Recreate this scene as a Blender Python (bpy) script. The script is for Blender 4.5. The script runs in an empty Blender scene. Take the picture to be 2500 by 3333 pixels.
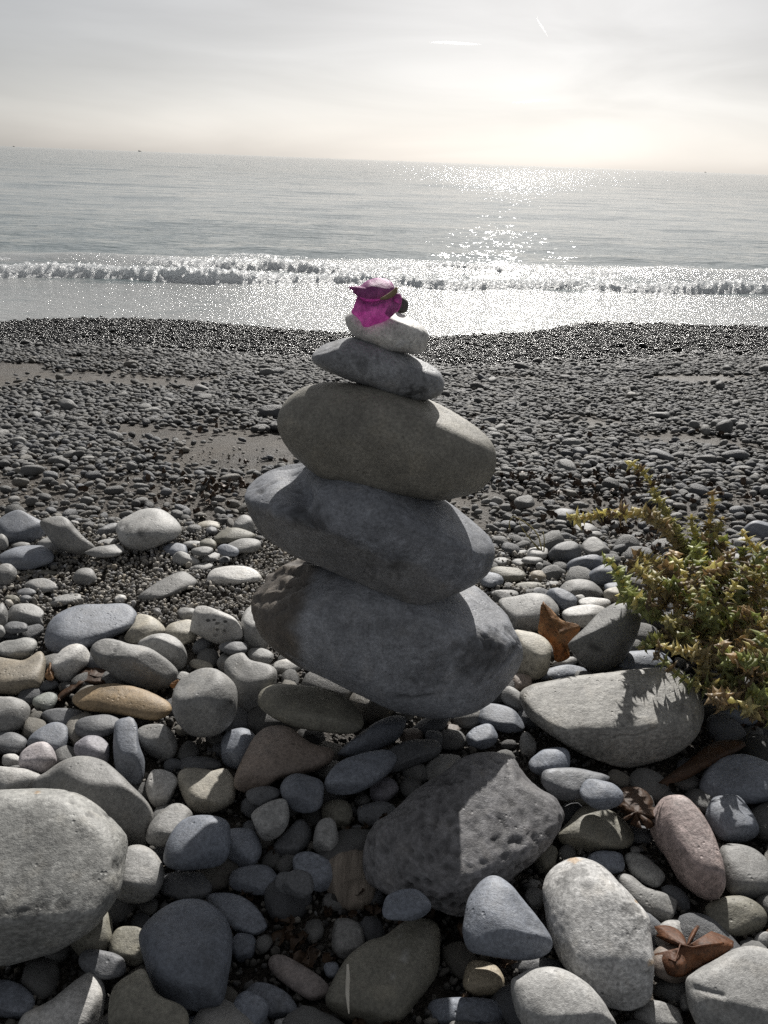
import bpy, math, random
import numpy as np
from mathutils import Vector, Matrix

random.seed(7)
rng = np.random.default_rng(7)
scene = bpy.context.scene
COL = scene.collection

# ------------------------------------------------------------------ camera
W0, H0, FPX = 2500.0, 3333.0, 2600.0
PITCH, ROLL, CAM_Z = math.radians(23.75), math.radians(2.13), 0.50
FWD = np.array([0, math.cos(PITCH), -math.sin(PITCH)])
_r0 = np.array([1.0, 0, 0]); _u0 = np.array([0, math.sin(PITCH), math.cos(PITCH)])
RIGHT = _r0 * math.cos(ROLL) + _u0 * math.sin(ROLL)
UP = _u0 * math.cos(ROLL) - _r0 * math.sin(ROLL)
EYE = np.array([0, 0, CAM_Z])
cam = bpy.data.cameras.new('camera')
cam.sensor_fit = 'VERTICAL'; cam.sensor_height = 36.0; cam.lens = 36.0 * FPX / H0
cam.clip_start = 0.02; cam.clip_end = 60000
cam_o = bpy.data.objects.new('camera', cam); COL.objects.link(cam_o)
cam_o.matrix_world = Matrix(((RIGHT[0], UP[0], -FWD[0], 0), (RIGHT[1], UP[1], -FWD[1], 0),
                             (RIGHT[2], UP[2], -FWD[2], CAM_Z), (0, 0, 0, 1)))
scene.camera = cam_o

# ------------------------------------------------------------------ light
SUN_EL, SUN_AZ = math.radians(32.5), math.radians(8.5)      # azimuth to the right of +Y
world = bpy.data.worlds.new('World'); scene.world = world; world.use_nodes = True
nt = world.node_tree; nt.nodes.clear()
wo = nt.nodes.new('ShaderNodeOutputWorld'); bg = nt.nodes.new('ShaderNodeBackground')
sky = nt.nodes.new('ShaderNodeTexSky'); sky.sky_type = 'NISHITA'; sky.sun_disc = False
sky.sun_elevation = SUN_EL; sky.sun_rotation = SUN_AZ
sky.air_density = 0.75; sky.dust_density = 1.4; sky.ozone_density = 1.0
# thin even veil of high cloud: part of the sky's own colour is greyed, streaked by stretched noise
hs = nt.nodes.new('ShaderNodeHueSaturation'); hs.inputs['Saturation'].default_value = 0.30
tc = nt.nodes.new('ShaderNodeTexCoord'); mp = nt.nodes.new('ShaderNodeMapping')
mp.inputs['Scale'].default_value = (1.2, 1.2, 7.0)
nz = nt.nodes.new('ShaderNodeTexNoise'); nz.inputs['Scale'].default_value = 2.2; nz.inputs['Detail'].default_value = 5
nz.inputs['Distortion'].default_value = .6
mr = nt.nodes.new('ShaderNodeMapRange'); mr.inputs['From Min'].default_value = .3; mr.inputs['From Max'].default_value = .75
mr.inputs['To Min'].default_value = .84; mr.inputs['To Max'].default_value = 1.13
mx = nt.nodes.new('ShaderNodeVectorMath'); mx.operation = 'SCALE'
L = nt.links.new
L(sky.outputs[0], hs.inputs['Color']); L(tc.outputs['Generated'], mp.inputs[0]); L(mp.outputs[0], nz.inputs['Vector'])
L(nz.outputs['Fac'], mr.inputs['Value']); L(hs.outputs[0], mx.inputs[0]); L(mr.outputs[0], mx.inputs['Scale'])
veil = nt.nodes.new('ShaderNodeMix'); veil.data_type = 'RGBA'; veil.inputs[0].default_value = .17; veil.inputs[7].default_value = (10.3, 10.15, 9.8, 1)
L(mx.outputs[0], veil.inputs[6]); L(veil.outputs[2], bg.inputs['Color']); bg.inputs['Strength'].default_value = 0.050
L(bg.outputs[0], wo.inputs['Surface'])
sun = bpy.data.lights.new('sun', 'SUN'); sun.energy = 5.0; sun.angle = math.radians(.53); sun.color = (1, .965, .91)
sun_o = bpy.data.objects.new('sun', sun); COL.objects.link(sun_o)
SUN_DIR = np.array([math.sin(SUN_AZ) * math.cos(SUN_EL), math.cos(SUN_AZ) * math.cos(SUN_EL), math.sin(SUN_EL)])
sun_o.rotation_euler = Vector(SUN_DIR).to_track_quat('Z', 'Y').to_euler()
sun_o.location = (0, 0, 5)
vs = scene.view_settings
vs.view_transform = 'Standard'; vs.look = 'None'; vs.exposure = 0.28; vs.gamma = 1.0; vs.use_curve_mapping = False
scene.render.engine = 'CYCLES'
scene.cycles.max_bounces = 6; scene.cycles.diffuse_bounces = 3; scene.cycles.glossy_bounces = 3
scene.cycles.transmission_bounces = 3; scene.cycles.transparent_max_bounces = 6
scene.cycles.use_adaptive_sampling = True; scene.cycles.adaptive_threshold = 0.015
scene.cycles.use_denoising = False

# ------------------------------------------------------------------ helpers
def tag(o, label=None, cat=None, group=None, kind=None):
    if label: o['label'] = label
    if cat: o['category'] = cat
    if group: o['group'] = group
    if kind: o['kind'] = kind
    return o

def ray(px, py):
    d = FWD * FPX + RIGHT * (px - W0 / 2) - UP * (py - H0 / 2)
    return d / np.linalg.norm(d)

def at(px, py, y):
    """point of the pixel's sight line at the depth y"""
    d = ray(px, py); return EYE + d * (y / d[1])

_perm = np.random.default_rng(3).permutation(4096)
_grad = np.random.default_rng(4).normal(size=(4096, 3)); _grad /= np.linalg.norm(_grad, axis=1)[:, None]
def pnoise(P):
    I = np.floor(P).astype(np.int64); F = P - I; U = F * F * F * (F * (F * 6 - 15) + 10)
    out = np.zeros(len(P))
    for dx in (0, 1):
        for dy in (0, 1):
            for dz in (0, 1):
                h = _perm[(_perm[(_perm[(I[:, 0] + dx) & 4095] + I[:, 1] + dy) & 4095] + I[:, 2] + dz) & 4095]
                g = _grad[h]; f = F - np.array([dx, dy, dz])
                w = (U[:, 0] if dx else 1 - U[:, 0]) * (U[:, 1] if dy else 1 - U[:, 1]) * (U[:, 2] if dz else 1 - U[:, 2])
                out += w * (g * f).sum(1)
    return out * 1.5
def fbm(P, o=3, gain=.5):
    a, s, t = 1.0, np.zeros(len(P)), 0
    for k in range(o):
        s += a * pnoise(P * (2.03 ** k) + 17.3 * k); t += a; a *= gain
    return s / t
def cell(P):
    """distance to the nearest of one random point per unit cell"""
    I = np.floor(P).astype(np.int64); best = np.full(len(P), 9.0)
    for dx in (-1, 0, 1):
        for dy in (-1, 0, 1):
            for dz in (-1, 0, 1):
                C = I + np.array([dx, dy, dz])
                h = _perm[(_perm[(_perm[C[:, 0] & 4095] + C[:, 1]) & 4095] + C[:, 2]) & 4095]
                best = np.minimum(best, ((C + .5 + .45 * _grad[h] - P) ** 2).sum(1))
    return np.sqrt(best)
def sstep(a, b, x):
    t = np.clip((x - a) / (b - a), 0, 1); return t * t * (3 - 2 * t)

_ico = {}
def ico(sub):
    if sub not in _ico:
        import bmesh
        bm = bmesh.new(); bmesh.ops.create_icosphere(bm, subdivisions=sub, radius=1)
        _ico[sub] = (np.array([v.co[:] for v in bm.verts]), np.array([[v.index for v in f.verts] for f in bm.faces]))
        bm.free()
    return _ico[sub]

def mesh_np(name, V, F, smooth=True, mat=None):
    me = bpy.data.meshes.new(name); V = np.asarray(V, np.float32); F = np.asarray(F, np.int32)
    n, k = F.shape
    me.vertices.add(len(V)); me.vertices.foreach_set('co', V.ravel())
    me.loops.add(n * k); me.loops.foreach_set('vertex_index', F.ravel())
    me.polygons.add(n); me.polygons.foreach_set('loop_start', np.arange(0, n * k, k, dtype=np.int32))
    if smooth: me.polygons.foreach_set('use_smooth', np.ones(n, bool))
    me.update(calc_edges=True)
    if mat: me.materials.append(mat)
    return me
def vcol(me, C, name='tint'):
    a = me.color_attributes.new(name, 'FLOAT_COLOR', 'POINT')
    a.data.foreach_set('color', np.concatenate([C, np.ones((len(C), 1))], 1).astype(np.float32).ravel())
def add(name, me, parent=None, loc=None):
    o = bpy.data.objects.new(name, me); COL.objects.link(o)
    if parent: o.parent = parent
    if loc is not None: o.location = loc
    return o
def empty(name, loc):
    o = bpy.data.objects.new(name, None); COL.objects.link(o); o.location = loc; o.empty_display_size = .05
    return o
def grid_faces(nr, nc):
    i = np.arange(nr - 1)[:, None] * nc + np.arange(nc - 1)[None, :]; i = i.ravel()
    return np.stack([i, i + 1, i + nc + 1, i + nc], 1)
def tube(path, rad, n=8, cap=True):
    """closed tapered tube along a polyline"""
    path = np.asarray(path, float); m = len(path); V = []; t = np.gradient(path, axis=0)
    t /= np.linalg.norm(t, axis=1)[:, None] + 1e-9
    ref = np.array([.31, .2, .93])
    for i in range(m):
        a = np.cross(t[i], ref); a /= np.linalg.norm(a) + 1e-9; b = np.cross(t[i], a)
        th = np.arange(n) * 2 * math.pi / n
        V.append(path[i] + rad[i] * (np.cos(th)[:, None] * a + np.sin(th)[:, None] * b))
    V = np.concatenate(V); F = []
    for i in range(m - 1):
        for j in range(n):
            F.append([i * n + j, i * n + (j + 1) % n, (i + 1) * n + (j + 1) % n, (i + 1) * n + j])
    V = np.concatenate([V, path[:1], path[-1:]])
    for j in range(n):
        F.append([len(V) - 2, (j + 1) % n, j, j]); F.append([len(V) - 1, (m - 1) * n + j, (m - 1) * n + (j + 1) % n, (m - 1) * n + (j + 1) % n])
    return V, F
def mesh_py(name, V, F, mat=None, smooth=True):
    me = bpy.data.meshes.new(name)
    me.from_pydata([tuple(v) for v in V], [], [list(dict.fromkeys(f)) for f in F])
    if smooth: me.polygons.foreach_set('use_smooth', np.ones(len(me.polygons), bool))
    if mat: me.materials.append(mat)
    me.update(); return me
def spline(P, per=8, closed=True):
    P = np.asarray(P, float); n = len(P); out = []
    for i in range(n if closed else n - 1):
        if closed: p0, p1, p2, p3 = P[i - 1], P[i], P[(i + 1) % n], P[(i + 2) % n]
        else: p0, p1, p2, p3 = P[max(i - 1, 0)], P[i], P[i + 1], P[min(i + 2, n - 1)]
        for k in range(per):
            t = k / per
            out.append(.5 * (2 * p1 + (p2 - p0) * t + (2 * p0 - 5 * p1 + 4 * p2 - p3) * t * t + (3 * p1 - p0 - 3 * p2 + p3) * t ** 3))
    if not closed: out.append(P[-1])
    return np.array(out)

# ------------------------------------------------------------------ materials
class N:
    def __init__(s, name):
        s.m = bpy.data.materials.new(name); s.m.use_nodes = True; s.t = s.m.node_tree; s.t.nodes.clear()
        s.out = s.n('OutputMaterial')
    def n(s, typ, **kw):
        d = s.t.nodes.new('ShaderNode' + typ)
        for k, v in kw.items():
            if k in d.inputs: s.put(d.inputs[k], v)
            else: setattr(d, k, v)
        return d
    def put(s, sock, v):
        if isinstance(v, bpy.types.NodeSocket): s.t.links.new(v, sock)
        else: sock.default_value = v
    def math(s, op, a, b=0.0, c=None):
        d = s.n('Math', operation=op); s.put(d.inputs[0], a); s.put(d.inputs[1], b)
        if c is not None: s.put(d.inputs[2], c)
        return d.outputs[0]
    def noise(s, vec, scale, detail=3, rough=.5, dist=0.0):
        d = s.n('TexNoise', Scale=scale, Detail=detail, Roughness=rough, Distortion=dist); s.put(d.inputs['Vector'], vec)
        return d.outputs['Fac']
    def rng(s, v, a, b, c, e, smooth=False):
        d = s.n('MapRange'); s.put(d.inputs[0], v)
        if smooth: d.interpolation_type = 'SMOOTHSTEP'
        for i, x in enumerate((a, b, c, e)): s.put(d.inputs[1 + i], x)
        return d.outputs[0]
    def mix(s, f, a, b, mode='MIX'):
        d = s.n('Mix', data_type='RGBA', blend_type=mode); s.put(d.inputs[0], f); s.put(d.inputs[6], a); s.put(d.inputs[7], b)
        return d.outputs[2]
    def scale(s, v, f):
        d = s.n('VectorMath', operation='SCALE'); s.put(d.inputs[0], v); s.put(d.inputs['Scale'], f); return d.outputs[0]
    def bump(s, h, strength, dist, normal=None):
        d = s.n('Bump'); s.put(d.inputs['Height'], h); d.inputs['Strength'].default_value = strength; s.put(d.inputs['Distance'], dist)
        if normal: s.put(d.inputs['Normal'], normal)
        return d.outputs[0]
    def bsdf(s, **kw):
        d = s.n('BsdfPrincipled')
        for k, v in kw.items(): s.put(d.inputs[k.replace('_', ' ')], v)
        return d
    def done(s, sh):
        s.t.links.new(sh if isinstance(sh, bpy.types.NodeSocket) else sh.outputs[0], s.out.inputs['Surface']); return s.m

def stone_material(name, attr):
    """weathered beach stone: pigment from the mesh (traced stones) or from the object / instance (pebbles)"""
    m = N(name); tcn = m.n('TexCoord'); oi = m.n('ObjectInfo')
    if attr == 'mesh':
        base = m.n('Attribute', attribute_name='tint').outputs['Color']; P = tcn.outputs['Object']
    elif attr == 'object':
        base = oi.outputs['Color']; P = tcn.outputs['Object']
    else:
        base = m.n('Attribute', attribute_name='tint', attribute_type='INSTANCER').outputs['Color']; P = tcn.outputs['Object']
    off = m.n('VectorMath', operation='ADD'); m.put(off.inputs[0], P)
    rv = m.math('MULTIPLY', oi.outputs['Random'], 37.0); cv = m.n('CombineXYZ'); m.put(cv.inputs[0], rv); m.put(cv.inputs[1], rv)
    m.put(off.inputs[1], cv.outputs[0]); P = off.outputs[0]
    k = 1.0 if attr == 'mesh' else .04          # pebble meshes are unit sized
    big = m.noise(P, 30 * k, 6, .68, .4); fine = m.noise(P, 420 * k, 3, .65); grain = m.noise(P, 1500 * k, 2, .6)
    v = m.math('MULTIPLY', m.rng(big, .3, .7, .70, 1.26), m.rng(fine, .3, .7, .68, 1.30))
    v = m.math('MULTIPLY', v, m.rng(grain, .3, .7, .9, 1.1)) if attr == 'mesh' else m.rng(big, .3, .7, .72, 1.25)
    c = m.scale(base, m.math('MULTIPLY', v, .78))
    warm = m.noise(P, 60 * k, 2, .5)
    c = m.mix(m.rng(warm, .55, .75, 0, .22), c, m.mix(1.0, c, (1.1, .98, .80, 1), 'MULTIPLY'))
    # dark mineral specks
    vo = m.n('TexVoronoi', Scale=330 * k); m.put(vo.inputs['Vector'], P)
    sp = m.math('MULTIPLY', m.rng(vo.outputs['Distance'], .10, .24, 1, 0), m.rng(m.noise(P, 55 * k, 2), .52, .66, 0, .45))
    c = m.mix(sp, c, m.scale(c, .45))
    h = m.math('ADD', m.math('MULTIPLY', fine, .6), m.math('MULTIPLY', grain, .35))
    h = m.math('ADD', h, m.math('MULTIPLY', m.noise(P, 110 * k, 4, .6), 1.1))
    pv = m.n('TexVoronoi', Scale=190 * k); m.put(pv.inputs['Vector'], P)
    pit = m.math('MULTIPLY', m.rng(pv.outputs['Distance'], .08, .28, 1, 0, True), m.rng(m.noise(P, 40 * k, 3), .54, .62, 0, 1))
    h = m.math('SUBTRACT', h, m.math('MULTIPLY', pit, 1.0)); c = m.mix(m.math('MULTIPLY', pit, .4), c, m.scale(c, .5))
    b = m.bump(h, .55 if attr == 'mesh' else .35, .0011 if attr == 'mesh' else .02)
    rough, spec = .60, .55
    if attr == 'inst':                             # sea-wet near the water line
        wet = m.n('Attribute', attribute_name='wet', attribute_type='INSTANCER').outputs['Fac']
        c = m.mix(wet, c, m.scale(c, .16)); rough = m.rng(wet, 0, 1, .62, .20); spec = m.rng(wet, 0, 1, .4, .10)
    return m.done(m.bsdf(Base_Color=c, Roughness=rough, Specular_IOR_Level=spec, Normal=b))
M_STONE = stone_material('weathered_stone', 'mesh')
M_PEB = stone_material('pebble_stone', 'object')
M_SHING = stone_material('shingle_stone', 'inst')
# ------------------------------------------------------------------ beach profile and sea level
SEA = -0.45
def _at_z(px, py, z):
    d = ray(px, py); return EYE + d * ((z - EYE[2]) / d[2])
_sl = np.array([_at_z(px, py, SEA)[:2] for px, py in ((0, 1050), (300, 1034), (650, 1042), (1000, 1076), (1400, 1094), (1700, 1080), (1900, 1048), (2100, 1052), (2500, 1062))])
def shore(x):
    x = np.asarray(x, float)
    b = np.interp(x, _sl[:, 0], _sl[:, 1])
    b = b + np.where(x < _sl[0, 0], (_sl[0, 0] - x) * .02, 0) + np.where(x > _sl[-1, 0], (x - _sl[-1, 0]) * .06, 0)
    return b
def ground(x, y):
    x = np.asarray(x, float); y = np.asarray(y, float)
    t = (y - 1.0) / (shore(x) - 1.0)
    return SEA * np.where(t > 0, np.power(np.maximum(t, 0), 1.12), 0)

# beach sheet
ys = np.concatenate([np.linspace(-6, -.2, 12), np.arange(-.1, 2.2, .02), np.arange(2.2, 7.5, .05), np.linspace(8, 14, 8)])
xs = np.concatenate([np.linspace(-40, -2.3, 40), np.arange(-2.2, 2.21, .025), np.linspace(2.3, 40, 40)])
X, Y = np.meshgrid(xs, ys); P = np.stack([X.ravel(), Y.ravel(), np.zeros(X.size)], 1)
Z = ground(P[:, 0], P[:, 1]) + .010 * fbm(P * 5, 3) + .004 * fbm(P * 22, 2) - .004
P[:, 2] = Z
m = N('damp_sand'); tcn = m.n('TexCoord'); pos = m.n('NewGeometry').outputs['Position']
a = m.noise(pos, 9, 5, .6); b_ = m.noise(pos, 320, 3, .7); g_ = m.noise(pos, 900, 2, .6)
c = m.mix(m.rng(a, .35, .68, 0, 1), (.060, .052, .044, 1), (.125, .11, .093, 1))
c = m.mix(m.rng(b_, .35, .65, 0, 1), m.scale(c, .5), m.scale(c, 1.2))
vo = m.n('TexVoronoi', Scale=240.0); m.put(vo.inputs['Vector'], pos)
c = m.mix(m.rng(vo.outputs['Color'], .8, .95, 0, .5), c, (.3, .29, .27, 1))
sx = m.n('SeparateXYZ'); m.put(sx.inputs[0], pos)
wet = m.rng(sx.outputs[1], 3.4, 4.3, 0, 1)
c = m.mix(wet, c, m.scale(c, .5))
h = m.math('ADD', m.math('MULTIPLY', b_, .7), m.math('MULTIPLY', g_, .5))
h = m.math('ADD', h, m.rng(vo.outputs['Distance'], 0, .5, .7, 0))
M_SAND = m.done(m.bsdf(Base_Color=c, Roughness=m.rng(a, .35, .7, .5, .75), Specular_IOR_Level=.22, Normal=m.bump(h, .8, .006)))
o = add('beach_ground', mesh_np('beach_ground', P, grid_faces(len(ys), len(xs)), True, M_SAND)); tag(o, 'dark damp sand and grit of the sloping beach', kind='structure')

# ------------------------------------------------------------------ sea
def breaker_y(x):
    pts = [_at_z(px, py, SEA)[:2] for px, py in ((0, 905), (414, 914), (678, 922), (1130, 930), (1400, 937), (1928, 953), (2500, 960))]
    pts = np.array(pts); x = np.asarray(x, float)
    b = np.interp(x, pts[:, 0], pts[:, 1])
    return b + np.where(x > pts[-1, 0], (x - pts[-1, 0]) * .05, 0)
rows = [3.6]
while rows[-1] < 26000: rows.append(rows[-1] + max(.02, rows[-1] * .0095))
rows = np.array(rows); u = np.concatenate([np.linspace(-4, -1.15, 14), np.linspace(-1.05, 1.05, 240), np.linspace(1.15, 4, 14)])
Yr, Ur = np.meshgrid(rows, u, indexing='ij'); Xr = Ur * (Yr + 2.5); P = np.stack([Xr.ravel(), Yr.ravel(), np.full(Xr.size, SEA)], 1)
dyr = np.maximum(.02, P[:, 1] * .0095); dxr = (P[:, 1] + 2.5) * 2.1 / 240
dist_b = P[:, 1] - breaker_y(P[:, 0])
z = np.zeros(len(P))
for lam, amp, asp in ((9, .035, .35), (4.2, .025, .4), (1.9, .016, .5), (.9, .010, .6), (.42, .006, .7)):
    f = sstep(1.5, 4, lam / np.maximum(dyr, dxr * .5))
    q = np.stack([P[:, 0] * asp / lam, P[:, 1] / lam, np.full(len(P), lam * 3.1)], 1) * 1.6
    n_ = pnoise(q); z += amp * f * (1 - np.abs(n_) * 2.2) * .8
z *= .25 + .75 * sstep(-.3, 1.2, dist_b)
# swell just about to break behind the foam line
lump = np.stack([P[:, 0] * .9, P[:, 1] * .5, np.zeros(len(P))], 1)
z += .055 * np.exp(-((dist_b - .95) / .35) ** 2) * (.7 + .9 * pnoise(lump)) + .05 * np.exp(-((dist_b - 2.3) / .5) ** 2) * (.6 + .9 * pnoise(lump + 9))
# wash runs a little up the shingle as a thin sheet
edge = P[:, 1] - shore(P[:, 0])
z += .012 * sstep(.9, .0, edge) + .008 * fbm(np.stack([P[:, 0] * 3, P[:, 1] * 5, P[:, 0] * 0], 1), 2) * (dist_b < 0)
P[:, 2] += z
foam = sstep(.55, -.15, dist_b + .5 * pnoise(np.stack([P[:, 0] * .8, P[:, 1] * 1.5, P[:, 0] * 0 + 4], 1)))
foam = np.maximum(foam, .98 * np.exp(-((dist_b - .9) / 1.0) ** 2))
me = mesh_np('sea', P, grid_faces(len(rows), len(u)), True)
fa = me.attributes.new('foam', 'FLOAT', 'POINT'); fa.data.foreach_set('value', foam.astype(np.float32))
m = N('sea_water'); geo = m.n('NewGeometry'); pos = geo.outputs['Position']
mpn = m.n('Mapping'); m.put(mpn.inputs[0], pos); mpn.inputs['Scale'].default_value = (.40, 1, 1); p2 = mpn.outputs[0]
w1 = m.noise(p2, 1.1, 2, .5); w2 = m.noise(p2, 4.5, 3, .55); w3 = m.noise(p2, 18, 2, .5)
foamA = m.n('Attribute', attribute_name='foam').outputs['Fac']
h = m.math('ADD', m.math('MULTIPLY', w1, .15), m.math('ADD', m.math('MULTIPLY', w2, .055), m.math('MULTIPLY', w3, .014)))
sxy = m.n('SeparateXYZ'); m.put(sxy.inputs[0], pos)
far = m.math('ADD', m.rng(sxy.outputs[1], 9, 15, .75, .40), m.rng(sxy.outputs[1], 20, 55, 0, .65))
bw = m.bump(h, 1.0, m.math('MULTIPLY', far, 1.0))
# foam lace and choppy wash
lace = m.noise(p2, 5.5, 6, .7, .8); lace2 = m.noise(p2, 34, 4, .7)
fm = m.math('ADD', m.math('MULTIPLY', foamA, 1.1), m.math('SUBTRACT', m.math('MULTIPLY', lace, 1.3), 1.15))
fm = m.rng(m.math('ADD', fm, m.math('MULTIPLY', m.math('SUBTRACT', lace2, .5), .7)), .12, .62, 0, 1, True)
fh = m.math('ADD', m.math('MULTIPLY', lace2, .017), m.math('MULTIPLY', m.noise(p2, 70, 3, .7), .006))
bf = m.bump(fh, 1.0, 1.0)
water = m.bsdf(Base_Color=(.125, .158, .165, 1), Roughness=.07, IOR=1.333, Normal=bw)
froth = m.bsdf(Base_Color=(.36, .37, .37, 1), Roughness=.17, IOR=1.333, Normal=bf)
ms = m.n('MixShader'); m.put(ms.inputs[0], fm); m.put(ms.inputs[1], water.outputs[0]); m.put(ms.inputs[2], froth.outputs[0])
me.materials.append(m.done(ms)); o = add('sea', me); tag(o, 'calm grey-green sea with sun glitter reaching to the horizon', kind='structure')

# breaking foam ridges
m = N('wave_foam'); pos = m.n('NewGeometry').outputs['Position']
fb = m.bump(m.math('ADD', m.noise(pos, 45, 4, .7), m.math('MULTIPLY', m.noise(pos, 140, 3, .7), .4)), 1.0, .02)
pr = m.bsdf(Base_Color=(.86, .88, .90, 1), Roughness=.3, Normal=fb)
tr = m.n('BsdfTranslucent', Color=(.93, .95, .97, 1)); m.put(tr.inputs['Normal'], fb)
ms = m.n('MixShader'); ms.inputs[0].default_value = .55; m.put(ms.inputs[1], pr.outputs[0]); m.put(ms.inputs[2], tr.outputs[0])
M_FOAM = m.done(ms)
def foam_ridge(name, off, hgt, wid, x0, x1, lab, seed, patch=0.0):
    nx = int((x1 - x0) / .014); nv = 26
    xs_ = np.linspace(x0, x1, nx); v = np.linspace(-1, 1, nv)
    Xg, Vg = np.meshgrid(xs_, v, indexing='ij'); Xf, Vf = Xg.ravel(), Vg.ravel()
    q = np.stack([Xf * 1.1, np.full(Xf.size, seed), Xf * 0], 1)
    env = sstep(x0, x0 + 1.6, Xf) * sstep(x1, x1 - 1.0, Xf) * np.clip(.85 + .6 * pnoise(q) - patch * np.clip(pnoise(q * 1.7 + 5), 0, 1), .05, 1.5)
    prof = np.exp(-(np.where(Vf < 0, Vf / .42, Vf / .5)) ** 2)
    yy = breaker_y(Xf) + off + .18 * pnoise(q * .9 + 3) + Vf * wid
    L3 = np.stack([Xf, yy, Vf * 0], 1)
    lump = fbm(L3 * 12 + seed, 4, .7); lump2 = 1 - np.minimum(cell(L3 * 22 + seed) * 1.4, 1)
    zz = SEA - .012 + (hgt * env) * prof + (hgt * .26 * env + .005) * (1.3 * lump + .8 * lump2 - .2) * sstep(0, .5, prof)
    zz -= .03 * (1 - sstep(0, .12, prof))
    yy += .03 * lump * prof
    me = mesh_np(name, np.stack([Xf, yy, zz], 1), grid_faces(nx, nv), True, M_FOAM)
    o = add(name, me); tag(o, lab, 'wave', 'small waves breaking on the shore', 'thing'); return o
foam_ridge('breaking_wave', .10, .108, .34, -6.5, 9.0, 'front line of white foam tumbling onto the wash', 1.3)
foam_ridge('breaking_wave', .80, .10, .40, -6.0, 8.0, 'broken foamy wave crest just behind the front foam line', 7.7, .5)
foam_ridge('breaking_wave', 1.60, .055, .34, -3.0, 8.0, 'low scattered foam crest farthest out behind the other two', 13.1, 1.2)

# ------------------------------------------------------------------ stones
PAL = dict(grey=(.27, .268, .26), blue=(.225, .245, .285), light=(.37, .368, .358), white=(.54, .53, .51), cream=(.45, .42, .35),
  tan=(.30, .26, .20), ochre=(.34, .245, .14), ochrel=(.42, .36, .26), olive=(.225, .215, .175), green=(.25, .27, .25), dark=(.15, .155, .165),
  brown=(.24, .195, .165), violet=(.27, .26, .29), slate=(.20, .222, .265), pinkwhite=(.50, .46, .47), pink=(.36, .29, .275), rose=(.23, .20, .19),
  marble=(.30, .30, .29), pit=(.165, .162, .168), speck=(.31, .31, .295), speckw=(.43, .427, .42), tangrey=(.265, .258, .238), band=(.2, .21, .23),
  c5=(.275, .285, .31), c4=(.285, .30, .335), c3=(.275, .262, .225), c2=(.34, .35, .37), c1=(.92, .90, .86), cdark=(.085, .085, .08))
RUST = np.array((.42, .27, .13))

class Stone:
    pass
def outline(P):
    if isinstance(P, str):
        v = [float(q) for q in P.split()]; return spline(np.array(v).reshape(-1, 2), 8)
    cx, cy, a, b, ang = P; t = np.linspace(0, 2 * math.pi, 64, endpoint=False); an = math.radians(ang)
    e = 2 / 2.25
    x = a * np.sign(np.cos(t)) * np.abs(np.cos(t)) ** e; y = b * np.sign(np.sin(t)) * np.abs(np.sin(t)) ** e
    wob = 1 + .05 * np.sin(2 * t + cx) + .04 * np.sin(3 * t + cy) + .025 * np.sin(5 * t + cx * .7)
    x, y = x * wob, y * wob
    return np.stack([cx + x * math.cos(an) - y * math.sin(an), cy + x * math.sin(an) + y * math.cos(an)], 1)

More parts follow.
